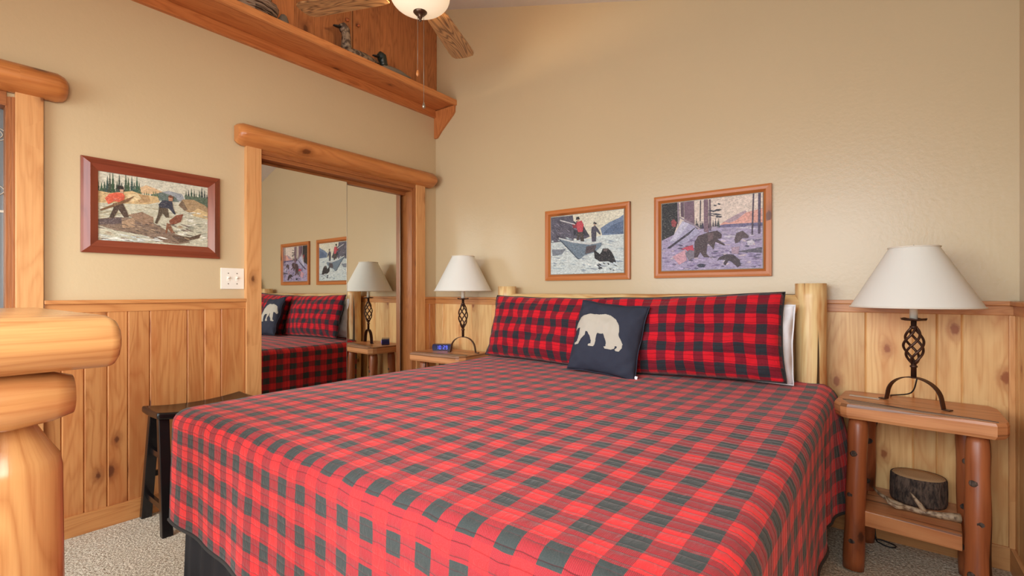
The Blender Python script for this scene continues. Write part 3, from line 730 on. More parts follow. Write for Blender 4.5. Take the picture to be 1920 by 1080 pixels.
# drift boat scene
QB = ((155, 255), (1010, 155), (1028, 905), (160, 940))
LB = [((222, 214, 188), [(155, 255), (1010, 155), (1028, 905), (160, 940)]),
      ((112, 130, 156), [(760, 380), (860, 310), (960, 260), (1010, 220), (1015, 450), (780, 465)]),
      ((88, 106, 134), [(790, 440), (880, 350), (1010, 290), (1015, 455)]),
      ((92, 88, 100), [(155, 258), (430, 228), (440, 300), (560, 360), (640, 480), (560, 520), (155, 560)]),
      ((60, 58, 68), [(440, 300), (560, 350), (630, 470), (440, 470)])]
LB += dabs(170, 520, 300, 540, [(70, 66, 78), (130, 122, 134), (104, 98, 112)], 60, 11, 30, 8, .5)
LB += [((206, 212, 206), [(158, 560), (560, 520), (780, 465), (1015, 450), (1028, 905), (160, 940)])]
LB += dabs(170, 1010, 500, 900, [(232, 232, 222), (176, 188, 190), (196, 204, 200), (150, 160, 168)], 120, 12, 42, 8, .1)
LB += [((128, 132, 140), [(170, 640), (280, 640), (350, 630), (300, 700), (180, 720)]),
       ((112, 128, 140), [(265, 505), (440, 545), (620, 570), (780, 545), (770, 600), (700, 670), (590, 700), (530, 750), (490, 740), (380, 630)]),
       ((70, 80, 92), [(265, 510), (300, 540), (500, 740), (540, 750), (500, 755), (280, 540)]), ((206, 206, 200), [(260, 498), (440, 535), (640, 560), (785, 530), (785, 548), (640, 580), (440, 556), (265, 515)]),
       ((82, 70, 74), [(600, 600), (720, 580), (700, 660), (590, 690)]),
       ((78, 68, 62), [(495, 430), (560, 430), (575, 540), (530, 540), (520, 460), (505, 530), (480, 520)]),
       ((196, 60, 72), [(480, 310), (540, 290), (565, 340), (555, 425), (500, 430), (480, 380)]), ((150, 40, 52), [(425, 330), (480, 330), (480, 375), (440, 385)]),
       ((52, 48, 48), [(475, 250), (505, 243), (520, 275), (470, 285)]), ((196, 150, 124), [(480, 280), (512, 276), (510, 300), (485, 300)]),
       ((206, 200, 196), [(270, 282), (460, 330), (462, 344), (275, 298)]),
       ((74, 70, 84), [(660, 370), (700, 350), (735, 390), (765, 450), (755, 458), (715, 420), (712, 540), (665, 545), (655, 430)]),
       ((52, 48, 48), [(672, 325), (690, 306), (718, 322), (712, 336)]), ((182, 140, 118), [(680, 334), (706, 334), (702, 352), (684, 352)]),
       ((36, 32, 34), [(690, 640), (700, 740), (760, 780), (860, 775), (900, 800), (945, 790), (920, 720), (890, 660), (850, 620), (790, 625), (780, 660), (760, 690), (710, 650)]),
       ((110, 96, 92), [(800, 630), (850, 625), (840, 660), (805, 655)])]
LB += dabs(700, 980, 790, 880, [(44, 42, 50), (206, 214, 216)], 24, 13, 22, 9, .3)
picture('framed_picture', 'pine framed painting of two figures in a drift boat, nearest the closet', 'y', 1.114, 1.735, 1.202, 1.680, .046, .022, M['frame_pine'], QB, LB, 0.0)
# forest camp scene
QC = ((130, 240), (1180, 130), (1175, 920), (130, 935))
LC = [((226, 204, 186), [(130, 240), (1180, 130), (1175, 920), (130, 935)]),
      ((224, 158, 140), [(760, 460), (900, 370), (1040, 330), (1180, 290), (1180, 460)]), ((178, 150, 156), [(800, 430), (920, 360), (1020, 310), (1030, 330), (920, 420), (860, 440)]),
      ((108, 98, 132), [(680, 480), (820, 455), (1180, 440), (1180, 490), (680, 510)]), ((42, 38, 36), [(130, 240), (310, 220), (320, 420), (270, 560), (130, 640)])]
LC += trees(490, 770, 500, 110, 20, (62, 56, 66), 14, 21)
LC += [((168, 152, 180), [(130, 620), (360, 520), (700, 490), (1180, 480), (1175, 920), (130, 935)])]
LC += dabs(680, 1170, 480, 620, [(206, 196, 206), (140, 128, 150), (176, 160, 176)], 60, 22) + dabs(140, 1170, 620, 920, [(196, 176, 206), (124, 104, 140), (150, 132, 170), (206, 184, 190), (96, 84, 108)], 170, 23, 34, 8)
LC += [((122, 92, 106), [(385, 215), (495, 205), (500, 450), (440, 470), (390, 420)]), ((128, 96, 108), [(600, 195), (645, 190), (650, 540), (600, 530)]), ((110, 84, 96), [(655, 190), (672, 190), (676, 520), (655, 520)]),
       ((150, 130, 138), [(310, 225), (330, 222), (336, 400), (316, 470)]), ((96, 72, 84), [(345, 220), (380, 216), (384, 380), (350, 370)]), ((70, 58, 68), [(560, 200), (572, 200), (566, 420), (556, 420)]),
       ((78, 60, 78), [(1090, 140), (1103, 138), (1088, 570), (1074, 570)]), ((84, 66, 88), [(1140, 135), (1165, 132), (1158, 560), (1135, 560)])]
LC += dabs(670, 770, 230, 400, [(60, 56, 64)], 10, 24, 34, 8)
LC += [((168, 160, 186), [(370, 415), (500, 470), (560, 540), (420, 640), (330, 660), (215, 640)]), ((196, 190, 208), [(370, 420), (440, 445), (300, 620), (225, 630)]),
       ((60, 48, 62), [(190, 700), (430, 540), (500, 490), (520, 480), (440, 560), (220, 705)]), ((156, 138, 148), [(320, 365), (500, 450), (570, 500), (560, 508), (330, 382)]),
       ((150, 56, 58), [(240, 420), (270, 395), (305, 430), (290, 480), (250, 475)]), ((206, 150, 160), [(255, 790), (400, 715), (415, 830), (330, 875)]),
       ((196, 44, 72), [(350, 715), (400, 690), (480, 668), (495, 730), (440, 745), (400, 712)]), ((122, 110, 120), [(395, 760), (440, 720), (500, 730), (505, 800), (440, 830)]),
       ((76, 54, 56), [(500, 640), (540, 575), (640, 540), (740, 520), (785, 560), (780, 600), (740, 610), (815, 665), (810, 680), (720, 640), (700, 720), (680, 690), (640, 650), (625, 760), (660, 800), (600, 800), (560, 745), (530, 800), (495, 805), (500, 720)]),
       ((108, 80, 82), [(640, 560), (700, 540), (700, 600), (650, 640)]),
       ((92, 72, 76), [(910, 620), (930, 550), (990, 525), (1050, 580), (1040, 605), (990, 600), (960, 640), (920, 660)]), ((170, 140, 156), [(880, 700), (960, 690), (950, 770), (885, 765)]),
       ((66, 48, 54), [(735, 840), (760, 800), (830, 770), (900, 775), (960, 830), (970, 890), (940, 910), (880, 850), (850, 840), (820, 890), (800, 870), (820, 830), (760, 825)]),
       ((92, 84, 96), [(960, 740), (1170, 700), (1170, 760), (980, 750)]), ((206, 196, 206), [(1030, 640), (1080, 620), (1110, 650), (1080, 680), (1040, 680)]), ((52, 48, 68), [(525, 880), (560, 865), (620, 875), (600, 905), (545, 905)])]
picture('framed_picture', 'pine framed painting of bears at a forest camp, centred above the bed', 'y', 1.889, 2.507, 1.205, 1.682, .046, .022, M['frame_pine'], QC, LC, 0.0)

# ------------------------------------------------------------------ bed
bed = thing('bed', 'king bed with a peeled log headboard and black bed skirt', 'bed', (0, 0, 0))
def flatlog(x, r, z1, label):
    bm = new_bm(); log(bm, (x, -.098, 0), (x, -.098, z1), r*1.0, r*.98, 18, 18, .05, wf=3); return obj('headboard_post', bm, M['peeled'], bed)
flatlog(.842, .066, 1.163, ''); flatlog(2.686, .066, 1.163, '')
bm = new_bm(); log(bm, (.86, -.098, 1.062), (2.67, -.098, 1.062), .050, .050, 22, 16, .10, wf=4); obj('headboard_rail', bm, M['peeled'], bed)
bm = new_bm(); log(bm, (.86, -.098, .45), (2.67, -.098, .45), .05, .05, 16, 16, .06, wf=4); obj('headboard_rail', bm, M['peeled'], bed)
for k in range(9):
    x = 1.02+k*.187; bm = new_bm(); log(bm, (x, -.098, .45), (x, -.098, 1.05), .024, .024, 8, 12, .08); obj('headboard_spindle', bm, M['peeled'], bed)
bm = new_bm(); box(bm, .80, 2.70, -2.055, -.165, .12, .36, 0, .02); obj('box_spring', bm, M['mattress'], bed)
bm = new_bm(); box(bm, .80, 2.70, -2.055, -.165, .362, .655, 0, .05); smooth(obj('mattress', bm, M['mattress'], bed))
bm = new_bm(); L = bm.loops.layers.uv.active   # pleated skirt on three sides
path = []
for i in range(80): path.append((.792, -.17-(2.062-.17)*i/80))
for i in range(80): path.append((.792+(2.708-.792)*i/80, -2.062))
for i in range(81): path.append((2.708, -2.062+(2.062-.17)*i/80))
rows = []
for z in (.36, .25, .12, .003):
    row = []
    for i, (x, y) in enumerate(path):
        e = (.36-z)*.05 + .012*(.36-z)/.36*math.sin(i*1.3)
        nx = -1 if i < 80 else (0 if i < 160 else 1); ny = -1 if 80 <= i < 160 else 0
        row.append(bm.verts.new((x+nx*e, y+ny*e, z)))
    rows.append(row)
for a, b in zip(rows[:-1], rows[1:]):
    for i in range(len(path)-1): bm.faces.new([a[i], b[i], b[i+1], a[i+1]]).smooth = True
sk = obj('bed_skirt', bm, M['skirt'], bed); md = sk.modifiers.new('s', 'SOLIDIFY'); md.thickness = .004

# quilt: flat top, rounded edges, hanging sides; the corner turns on a cone
QX0, QX1, QY0, QY1, QZ = .795, 2.725, -2.055, -.135, .688
RR = .060
def edge(a, D):
    """a = cloth length past the flat top -> (outward, down)"""
    if a <= 0: return 0, 0
    arc = RR*PI/2
    if a < arc: th = a/RR; return RR*math.sin(th), RR*(1-math.cos(th))
    return RR + (a-arc)*.02, RR + (a-arc)
def qpos(s, t_, side):
    """s across (x), t along (y); both in metres in cloth space"""
    ax = max(0, QX0-s, s-QX1); sx = -1 if s < QX0 else 1
    ay = max(0, QY0-t_)
    cx, cy = min(max(s, QX0), QX1), max(t_, QY0)
    r = math.hypot(ax, ay)
    o, d = edge(r, 0)
    ux, uy = (ax/r*sx, -ay/r) if r > 0 else (0, 0)
    z = QZ - d
    o2 = o
    if ax > 0 and ay > 0: o2 += (.0 if sx < 0 else .03)*math.sin(2*math.atan2(ay, ax))*min(1, d/.4)
    h = min(1, d/.45)
    along = t_ if ay == 0 else s
    o2 += h*(.006*math.sin(along*9.0+1.0) + .004*math.sin(along*23))*(1 if not (ax > 0 and ay > 0) else .3) - (.022*h if sx < 0 and ax > 0 else 0)
    if sx > 0 and ay == 0 and ax > 0:   # the head end of the right side flares out over the table side
        k = max(0, min(1, (t_+.46)/.24)); k = k*k*(3-2*k); o2 += h*(.095*k - .026*math.exp(-((t_+.60)/.09)**2))
    x, y = cx+ux*o2, cy+uy*o2
    # gentle mattress crown and wrinkles on top
    n = mnoise.noise(Vector((s*2.1, t_*2.3, 3)))*.006 + mnoise.noise(Vector((s*7, t_*9, 1)))*.0022
    fall = .016*max(0, 1-(s-QX0)/.30 if s >= QX0 else 1)
    if t_ > -.5: n += .010*(t_+.5)/.4
    fo = .006*max(0, 1-(t_-QY0)/.3) if t_ >= QY0 else .006
    z += (n - fall - fo)*(1 if r == 0 else max(0, 1-d/.2))
    return Vector((x, y, z))
DROP = {-1: .462, 1: .52}; DF = .470
bm = new_bm(); L = bm.loops.layers.uv.active
def lin(a, b, n): return [a+(b-a)*i/n for i in range(n+1)]
NXT, NYT, NS = 80, 80, 26
hem = []
def patch(fn, nu, nv):
    g = [[bm.verts.new(fn(i/nu, j/nv)[0]) for j in range(nv+1)] for i in range(nu+1)]
    for i in range(nu):
        for j in range(nv):
            f = bm.faces.new([g[i][j], g[i+1][j], g[i+1][j+1], g[i][j+1]]); f.smooth = True
            for l, (a, b) in zip(f.loops, ((i, j), (i+1, j), (i+1, j+1), (i, j+1))): l[L].uv = fn(a/nu, b/nv)[1]
    return g
def mk(s, t_): return qpos(s, t_, 0), (s, t_)
patch(lambda a, b: mk(QX0+(QX1-QX0)*a, QY0+(QY1-QY0)*b), NXT, NYT)
patch(lambda a, b: mk(QX0-DROP[-1]*(1-a), QY0+(QY1-QY0)*b), NS, NYT)
patch(lambda a, b: mk(QX1+DROP[1]*a, QY0+(QY1-QY0)*b), NS, NYT)
patch(lambda a, b: mk(QX0+(QX1-QX0)*a, QY0-DF*(1-b)), NXT, NS)
def corner(sx):
    def fn(a, b):   # a: 0 top .. 1 hem radius, b: 0..1 angle
        D = DF+(DROP[sx]-DF)*(1-b); r = D*a; ph = b*PI/2
        ex, ey = r*math.cos(ph), r*math.sin(ph)
        s = QX0-ex if sx < 0 else QX1+ex; return mk(s, QY0-ey)
    return fn
patch(corner(-1), NS, 16); patch(corner(1), NS, 16)
bmesh.ops.remove_doubles(bm, verts=bm.verts, dist=.0004); bmesh.ops.recalc_face_normals(bm, faces=bm.faces)
quilt = obj('quilt', bm, M['quilt']); tag(quilt, 'red and black buffalo check quilt spread over the bed', 'quilt')
md = quilt.modifiers.new('s', 'SOLIDIFY'); md.thickness = .009; md.offset = -1
bm = new_bm()
hp = [mk(QX0-DROP[-1], y)[0] for y in lin(QY1, QY0, 40)] + [corner(-1)(1, b)[0] for b in lin(0, 1, 14)] + [mk(x, QY0-DF)[0] for x in lin(QX0, QX1, 50)] + [corner(1)(1, 1-b)[0] for b in lin(0, 1, 14)] + [mk(QX1+DROP[1], y)[0] for y in lin(QY0, QY1, 60)]
hq = [hp[0]]
for q in hp[1:]:
    if (q-hq[-1]).length > .004: hq.append(q)
sweep(bm, hq, .0065, 6); obj('binding', bm, M['binding'], quilt)

# ------------------------------------------------------------------ pillows
def pillow_mesh(w_, h, th, n=44, c=.05, seed=0, wr=.010, flange=0, droop=.0):
    """local x width, z height from 0, y thickness (front = -y)"""
    def P(a, b, side):
        ea = max(0, 1-abs(a)**2.6); eb = max(0, 1-abs(b)**2.6)
        d = th/2*(ea*eb)**.5
        x = w_/2*a*(1-c*(1-b*b)); z = h/2*b*(1-c*1.2*(1-a*a)) + h/2
        nz = mnoise.noise(Vector((a*2.2+seed, b*2.0, seed*3+side)))*wr*1.6 + mnoise.noise(Vector((a*6+seed, b*5, side)))*wr*.5
        # creases that gather at the corners
        cr = max(0, abs(a)+abs(b)-1.15); nz += .012*cr*math.sin(14*(a-b)+seed)
        y = side*(d+nz*(.3+min(1, d/(th/2)))*(1 if d > 0 else 0)) if d > 0 else .006*math.sin(9*a+7*b+seed)
        z -= droop*a*a if b > 0 else 0
        return Vector((x, y, z))
    return P
def pillow(name, label, cat, m, loc, rot, w_, h, th, seed, n=48, group=None, c=.05, back=None, uvo=(0, 0), wr=.015):
    P = pillow_mesh(w_, h, th, seed=seed, c=c, wr=wr)
    bm = new_bm(); L = bm.loops.layers.uv.active
    gs = {}
    for side in (-1, 1):
        g = [[bm.verts.new(P(-1+2*i/n, -1+2*j/n, side)) for j in range(n+1)] for i in range(n+1)]
        for i in range(n):
            for j in range(n):
                q = [g[i][j], g[i+1][j], g[i+1][j+1], g[i][j+1]]
                ij = ((i, j), (i+1, j), (i+1, j+1), (i, j+1))
                if side > 0: q = q[::-1]; ij = ij[::-1]
                f = bm.faces.new(q); f.smooth = True; f.material_index = 0 if side < 0 or not back else 1
                for l, (a, b) in zip(f.loops, ij): l[L].uv = ((a/n-.5)*w_+uvo[0], (b/n)*h+uvo[1])
    bmesh.ops.remove_doubles(bm, verts=bm.verts, dist=.0003)
    o = obj(name, bm, [m] + ([back] if back else []))
    o.location = loc; o.rotation_euler = rot
    tag(o, label, cat, group)
    bm = new_bm()
    per = [P(a, -1, 1) for a in lin(-1, 1, 40)] + [P(1, b, 1) for b in lin(-1, 1, 26)][1:] + [P(-a, 1, 1) for a in lin(-1, 1, 40)][1:] + [P(-1, -b, 1) for b in lin(-1, 1, 26)][1:]
    sweep(bm, per, .0035, 6); obj('piping', bm, back or m, o)
    return o, P
def R(x, y, z): return (math.radians(x), math.radians(y), math.radians(z))
M['sham_back'] = cloth('charcoal_sham_back', (50, 46, 46))
G = 'bed pillows leaning on the log headboard'
pillow('bed_pillow', 'plain white pillow behind the left red plaid sham', 'pillow', M['white_cloth'], (1.225, -.20, .70), R(-6, 0, 0), .80, .36, .13, 5, group=G, c=.03)
pillow('bed_pillow', 'plain white pillow peeking out beside the right headboard post', 'pillow', M['white_cloth'], (2.200, -.275, .70), R(-9, 0, 0), .875, .365, .16, 8, group=G, c=.02)
SG = 'red plaid pillow shams'
pillow('pillow_sham', 'left red and black plaid pillow sham against the headboard', 'pillow', M['sham'], (1.285, -.355, .697), R(-15, .8, -3), .88, .410, .16, 2, group=SG, back=M['sham_back'], c=.035)
pillow('pillow_sham', 'right red and black plaid pillow sham beside the white pillow edge', 'pillow', M['sham'], (2.170, -.370, .700), R(-15, -2.2, 3), .90, .420, .17, 11, group=SG, back=M['sham_back'], c=.035, uvo=(.03, .0))
bp, P = pillow('throw_pillow', 'square slate blue throw pillow with a beige bear silhouette', 'pillow', M['bear_pillow'], (1.790, -.525, .690), R(-19, 5, 3), .380, .395, .13, 4, c=.05, wr=.006)
bear = [(228,495),(230,465),(260,410),(300,350),(345,325),(430,300),(520,297),(600,283),(660,295),(715,335),(750,400),(752,460),(745,520),(770,570),(785,610),(775,650),(740,690),(700,690),(695,672),(720,650),(718,640),(700,635),(690,665),(660,680),(590,675),(575,655),(600,648),(605,600),(590,540),(575,510),(545,515),(510,508),(500,520),(492,560),(480,640),(460,662),(400,658),(400,638),(430,630),(435,600),(420,550),(390,500),(375,500),(360,545),(310,590),(290,620),(280,640),(225,645),(222,625),(255,610),(280,540),(300,465),(270,470),(245,490)]
QP = ((300, 145), (1020, 135), (845, 970), (120, 885))
bp2 = [bil(QP, p) for p in bear]; bp2 = [(a*2-1, b*2-1) for a, b in bp2]
def inside(x, y, poly):
    c = False; j = len(poly)-1
    for i in range(len(poly)):
        if (poly[i][1] > y) != (poly[j][1] > y) and x < (poly[j][0]-poly[i][0])*(y-poly[i][1])/(poly[j][1]-poly[i][1])+poly[i][0]: c = not c
        j = i
    return c
bm = new_bm(); N = 170; cache = {}
def gv(i, j):
    if (i, j) not in cache:
        q = P(-1+2*i/N, -1+2*j/N, -1); q.y -= .0018; cache[(i, j)] = bm.verts.new(q)
    return cache[(i, j)]
for i in range(N):
    for j in range(N):
        if inside(-1+2*(i+.5)/N, -1+2*(j+.5)/N, bp2):
            bm.faces.new([gv(i, j), gv(i+1, j), gv(i+1, j+1), gv(i, j+1)]).smooth = True
obj('bear_applique', bm, M['applique'], bp, 'beige felt bear silhouette')
bm = new_bm(); q = P(1, -.96, 1); box(bm, q.x-.002, q.x+.012, q.y-.001, q.y+.001, q.z, q.z+.022); obj('care_tag', bm, M['white_cloth'], bp)

# ------------------------------------------------------------------ bedside tables
def side_table(name, label, loc, rz, mirror, H_, W2, D2, legs, shelf_z=None):
    t_ = thing(name, label, 'side table', loc, rz, 'rustic log bedside tables')
    s = -1 if mirror else 1
    bm = new_bm(); n = 10; L = bm.loops.layers.uv.active
    # top slab: chamfered corners, wavy live front edge
    c = .045
    out = [(-W2+c*.4, -.0+D2), (-W2, D2-c*.6), (-W2-.005, -D2+c*1.2), (-W2+.022, -D2+.012)]
    m_ = 16
    for i in range(m_+1):
        x = -W2+.045+(2*W2-.08)*i/m_; out.append((x, -D2+.002*math.sin(i*.6)-.012*(i/m_)))
    out += [(W2-.008, -D2+.018), (W2, -D2+.05), (W2-.012, D2-.05), (W2-.035, D2)]
    out = [(x*s, y) for x, y in out]
    zt_, zb_ = H_, H_-.058
    top = [bm.verts.new((x*.985, y*.985, zt_)) for x, y in out]; up = [bm.verts.new((x, y, zt_-.010)) for x, y in out]
    lo = [bm.verts.new((x, y, zb_+.012)) for x, y in out]; bo = [bm.verts.new((x*.975, y*.975, zb_)) for x, y in out]
    fs = [bm.faces.new(top), bm.faces.new(bo[::-1])]
    for A, B in ((top, up), (up, lo), (lo, bo)):
        for i in range(len(out)): j = (i+1) % len(out); fs.append(bm.faces.new([A[i], B[i], B[j], A[j]]))
    bmesh.ops.recalc_face_normals(bm, faces=fs); uvbox(bm, fs, 0, (rnd.uniform(0, 9), .4))
    tp = obj('table_top', bm, M['cedar'], t_)
    # weathered live-edge strip let into the front of the top, with its crack
    bm = new_bm(); K = []
    for i in range(17):
        f = i/16; K.append((-W2+.02+(2*W2-.05)*f, -D2+.10-.085*f+.006*math.sin(f*9)))
    pts = [(x*s, y) for x, y in K] + [(x*s, y) for x, y in ((W2-.03, -D2+.012), (0.05, -D2+.016), (-W2+.055, -D2+.018))]
    prism(bm, pts, 2, zt_-.002, zt_+.0006, 0); obj('worn_edge', bm, M['cedar_grey'], tp, 'grey weathered strip along the front edge')
    bm = new_bm(); sweep(bm, [(x*s, y, zt_+.0006) for x, y in K], .0016, 5); obj('crack', bm, M['cord'], tp, 'dark crack')
    for (tx, ty, fx, fy, r, hh) in legs:
        bm = new_bm(); a, b = Vector((fx*s, fy, 0)), Vector((tx*s, ty, zb_))
        n = 16; pts = [a+(b-a)*i/n for i in range(n+1)]; rr = [r*(1.0+.04*math.sin(i*.9)) for i in range(n-1)] + [r*.94, r*.80]
        sweep(bm, pts, rr, 18, wob=.10, wf=4.0); lg = obj('leg', bm, M['cedar_log'], t_)
        for q in range(3):   # knots of cut branches
            f = .18+.28*q+rnd.uniform(-.03, .03); c_ = a+(b-a)*f; an = rnd.uniform(-2.2, -.9)
            d = Vector((math.cos(an), math.sin(an), 0))
            bm = new_bm(); sweep(bm, [c_+d*(r*.80), c_+d*(r*.99), c_+d*(r*1.06)], [.014, .012, .008], 10, wob=.2, mi=0); obj('branch_knot', bm, M['bark'], lg)
    if shelf_z:
        bm = new_bm(); z = shelf_z
        fs = box(bm, -.165*s, .135*s, -.165, .168, z-.062, z, 0, .006); obj('lower_shelf', bm, M['cedar'], t_)
    return t_
TR = (3.062, -.208)
side_table('bedside_table', 'rustic cedar log table right of the bed holding a stump and antler', (TR[0], TR[1], 0), math.radians(-4), False, .660, .258, .172,
           [(-.180, -.105, -.188, -.190, .036, 0), (.178, -.105, .172, -.205, .036, 0), (.150, .090, .160, .055, .032, 0), (-.165, .10, -.175, .12, .032, 0)], .236)
side_table('bedside_table', 'rustic cedar log table between the closet casing and the bed', (.385, -.225, 0), math.radians(3), True, .672, .26, .172,
           [(-.17, -.09, -.18, -.12, .034, 0), (.165, -.09, .185, -.13, .036, 0), (.150, .09, .165, .12, .032, 0), (-.16, .10, -.17, .12, .032, 0)], .236)
bm = new_bm(); fs = box(bm, -.054, .054, -.012, .012, 0, .0016)
o = tag(obj('name_card', bm, M['card']), 'small pale grey card lying by the right lamp', 'card'); o.location = (2.893, -.158, .6606); o.rotation_euler = (0, 0, math.radians(-12))

# log slice and antler on the lower shelf
lp = thing('log_slice', 'short bark covered log slice on the lower shelf of the right table', 'log', (3.075, -.115, .2362))
bm = new_bm(); n = 40; seed = 3
prof = [(.0, 0), (.088, 0), (.091, .012), (.090, .06), (.089, .105), (.086, .112)]
lathe(bm, prof, n)
for v in bm.verts:
    r = math.hypot(v.co.x, v.co.y)
    if r > .05:
        k = 1+.05*mnoise.noise(Vector((v.co.x*20, v.co.y*20, v.co.z*8))); v.co.x *= k*1.04; v.co.y *= k*.92
obj('bark', bm, M['bark'], lp)
bm = new_bm(); lathe(bm, [(.0, .1125), (.04, .1125), (.084, .1115), (.086, .108)], n)
for v in bm.verts: v.co.x *= 1.03; v.co.y *= .92
obj('cut_face', bm, M['endgrain'], lp, 'tan sawn end grain')
an = thing('antler', 'branched deer antler lying in front of the log slice', 'antler', (0, 0, .2365))
bm = new_bm()
sweep(bm, [(3.190, -.262, .016), (3.165, -.268, .016), (3.13, -.272, .014), (3.08, -.272, .013), (3.03, -.262, .014), (2.98, -.235, .018), (2.945, -.20, .026), (2.92, -.165, .040)], [.018, .014, .012, .011, .010, .009, .006, .002], 12, wob=.2, wf=20)
sweep(bm, [(3.09, -.272, .014), (3.075, -.272, .035), (3.058, -.268, .058), (3.043, -.262, .078)], [.010, .009, .006, .002], 10, wob=.1)
sweep(bm, [(3.035, -.263, .013), (3.0, -.275, .012), (2.975, -.272, .022), (2.962, -.258, .042)], [.009, .008, .006, .002], 10, wob=.1)
smooth(obj('antler_beam', bm, M['antler'], an))

# ------------------------------------------------------------------ lamps
def table_lamp(label, loc, arch, base_z, shade_b, shade_h, rb, rt, plate_z, pole_b, rz2=None):
    t_ = thing('table_lamp', label, 'lamp', loc, 0, 'wrought iron lamps with white shades')
    B = base_z; z0 = loc[2]
    ca, sa = math.cos(arch), math.sin(arch)
    # arch of flat bar
    def strap(hw, ang, wd, name='arched_foot'):
        c_, s_ = math.cos(ang), math.sin(ang); bm = new_bm(); Pp = []
        top = pole_b-z0; N = 26
        for i in range(N+1):
            a = PI*i/N; Pp.append((-hw*math.cos(a), .010+(top-.010)*math.sin(a)**.8))
        Pp = [(-hw-.028, .003), (-hw-.004, .003)] + Pp[1:-1] + [(hw+.004, .003), (hw+.028, .003)]
        A = []
        for i, (p_, z) in enumerate(Pp):
            q0 = Pp[max(0, i-1)]; q1 = Pp[min(len(Pp)-1, i+1)]; tx, tz = q1[0]-q0[0], q1[1]-q0[1]; l_ = math.hypot(tx, tz) or 1; nx, nz = -tz/l_, tx/l_
            A.append([bm.verts.new(((p_+nx*e)*c_ - w_*s_, (p_+nx*e)*s_ + w_*c_, max(.0002, z+nz*e))) for e, w_ in ((-.002, -wd), (.002, -wd), (.002, wd), (-.002, wd))])
        fs = []
        for a, b in zip(A[:-1], A[1:]):
            for k in range(4): fs.append(bm.faces.new([a[k], a[(k+1) % 4], b[(k+1) % 4], b[k]]))
        fs += [bm.faces.new(A[0]), bm.faces.new(A[-1])]
        bmesh.ops.recalc_face_normals(bm, faces=fs); return obj(name, bm, M['iron'], t_)
    strap(.098, arch, .013); 
    if rz2 is not None: strap(.098, rz2, .004)
    pz = plate_z-z0; pb = pole_b-z0; Lp = pz-pb
    bm = new_bm(); sweep(bm, [(0, 0, pb-.004), (0, 0, pb+Lp*.17), (0, 0, pb+Lp*.18), (0, 0, pb+Lp*.20), (0, 0, pb+Lp*.21), (0, 0, pb+Lp*.30)], [.0095, .0095, .013, .013, .0095, .0095], 14); obj('pole', bm, M['iron'], t_)
    bm = new_bm(); sweep(bm, [(0, 0, pb+Lp*.84), (0, 0, pb+Lp*.855), (0, 0, pb+Lp*.86), (0, 0, pb+Lp*.89), (0, 0, pb+Lp*.895), (0, 0, pz)], [.0095, .0095, .013, .013, .0095, .0095], 14)
    obj('pole_neck', bm, M['iron'], t_)
    for k in range(5):
        bm = new_bm(); pts = []
        for i in range(25):
            f = i/24; a = 2*PI*k/5 + f*PI*1.25; r = .006+.027*math.sin(PI*f)**.8
            pts.append((r*math.cos(a), r*math.sin(a), pb+Lp*(.24+.64*f)))
        sweep(bm, pts, .0048, 8); obj('twisted_bar', bm, M['iron'], t_)
    bm = new_bm(); lathe(bm, [(.0, pz-.006), (.022, pz-.004), (.040, pz-.001), (.043, pz+.006), (.039, pz+.004), (.0, pz+.001)], 28)
    for v in bm.verts:
        a = math.atan2(v.co.y, v.co.x); r = math.hypot(v.co.x, v.co.y)
        if r > .03: v.co.z += .002*math.sin(6*a)
    obj('drip_plate', bm, M['iron'], t_)
    bm = new_bm(); lathe(bm, [(.0, pz), (.0135, pz+.001), (.0135, shade_b-z0+.04), (.0, shade_b-z0+.042)], 20); obj('candle_socket', bm, M['cream'], t_)
    bm = new_bm(); s0, s1 = shade_b-z0, shade_b-z0+shade_h
    lathe(bm, [(rb, s0), (rb-.002, s0+.006), (rt+.001, s1-.008), (rt, s1)], 64); sd = obj('lamp_shade', bm, M['shade'], t_); sd.modifiers.new('s', 'SOLIDIFY').thickness = .0018
    bm = new_bm()
    for r, z in ((rb+.0005, s0+.003), (rt+.0012, s1-.003)):
        bm = new_bm(); sweep(bm, [(r*math.cos(a*PI/32), r*math.sin(a*PI/32), z) for a in range(65)], .0032, 6, False); obj('shade_trim', bm, M['cream'], sd)
    bm = new_bm()
    for k in range(3):
        a = 2*PI*k/3; sweep(bm, [(0, 0, s1-.012), (rt*math.cos(a), rt*math.sin(a), s1-.006)], .0016, 6)
    sweep(bm, [(0, 0, s0+.04), (0, 0, s1-.012)], .0022, 6)
    hp_ = obj('harp', bm, M['brass'], t_)
    bm = new_bm(); lathe(bm, [(.0, s1-.012), (.007, s1-.01), (.005, s1-.002), (.008, s1+.003), (.0, s1+.008)], 14); obj('finial', bm, M['brass'], t_)
    return t_
table_lamp('twisted iron lamp with white cone shade on the right bedside table', (3.056, -.207, .6606), math.radians(-31), 0, 1.058, .250, .214, .082, 1.008, .772, None)
table_lamp('twisted iron lamp with white cone shade between closet and bed', (.492, -.186, .6726), math.radians(20), 0, 1.130, .262, .212, .082, 1.072, .790, math.radians(20))
def cable(name, pts, label, r=.0028, parent=None):
    P_ = [Vector(p_) for p_ in pts]; out = []
    for k in range(len(P_)-1):
        a, b, c, d = P_[max(k-1, 0)], P_[k], P_[k+1], P_[min(k+2, len(P_)-1)]
        for q in range(5):
            u = q/5; out.append(.5*((2*b)+(c-a)*u+(2*a-5*b+4*c-d)*u*u+(3*b-a-3*c+d)*u**3))
    bm = new_bm(); sweep(bm, out+[P_[-1]], r, 8); return tag(obj(name, bm, M['cord']), label, 'cord')
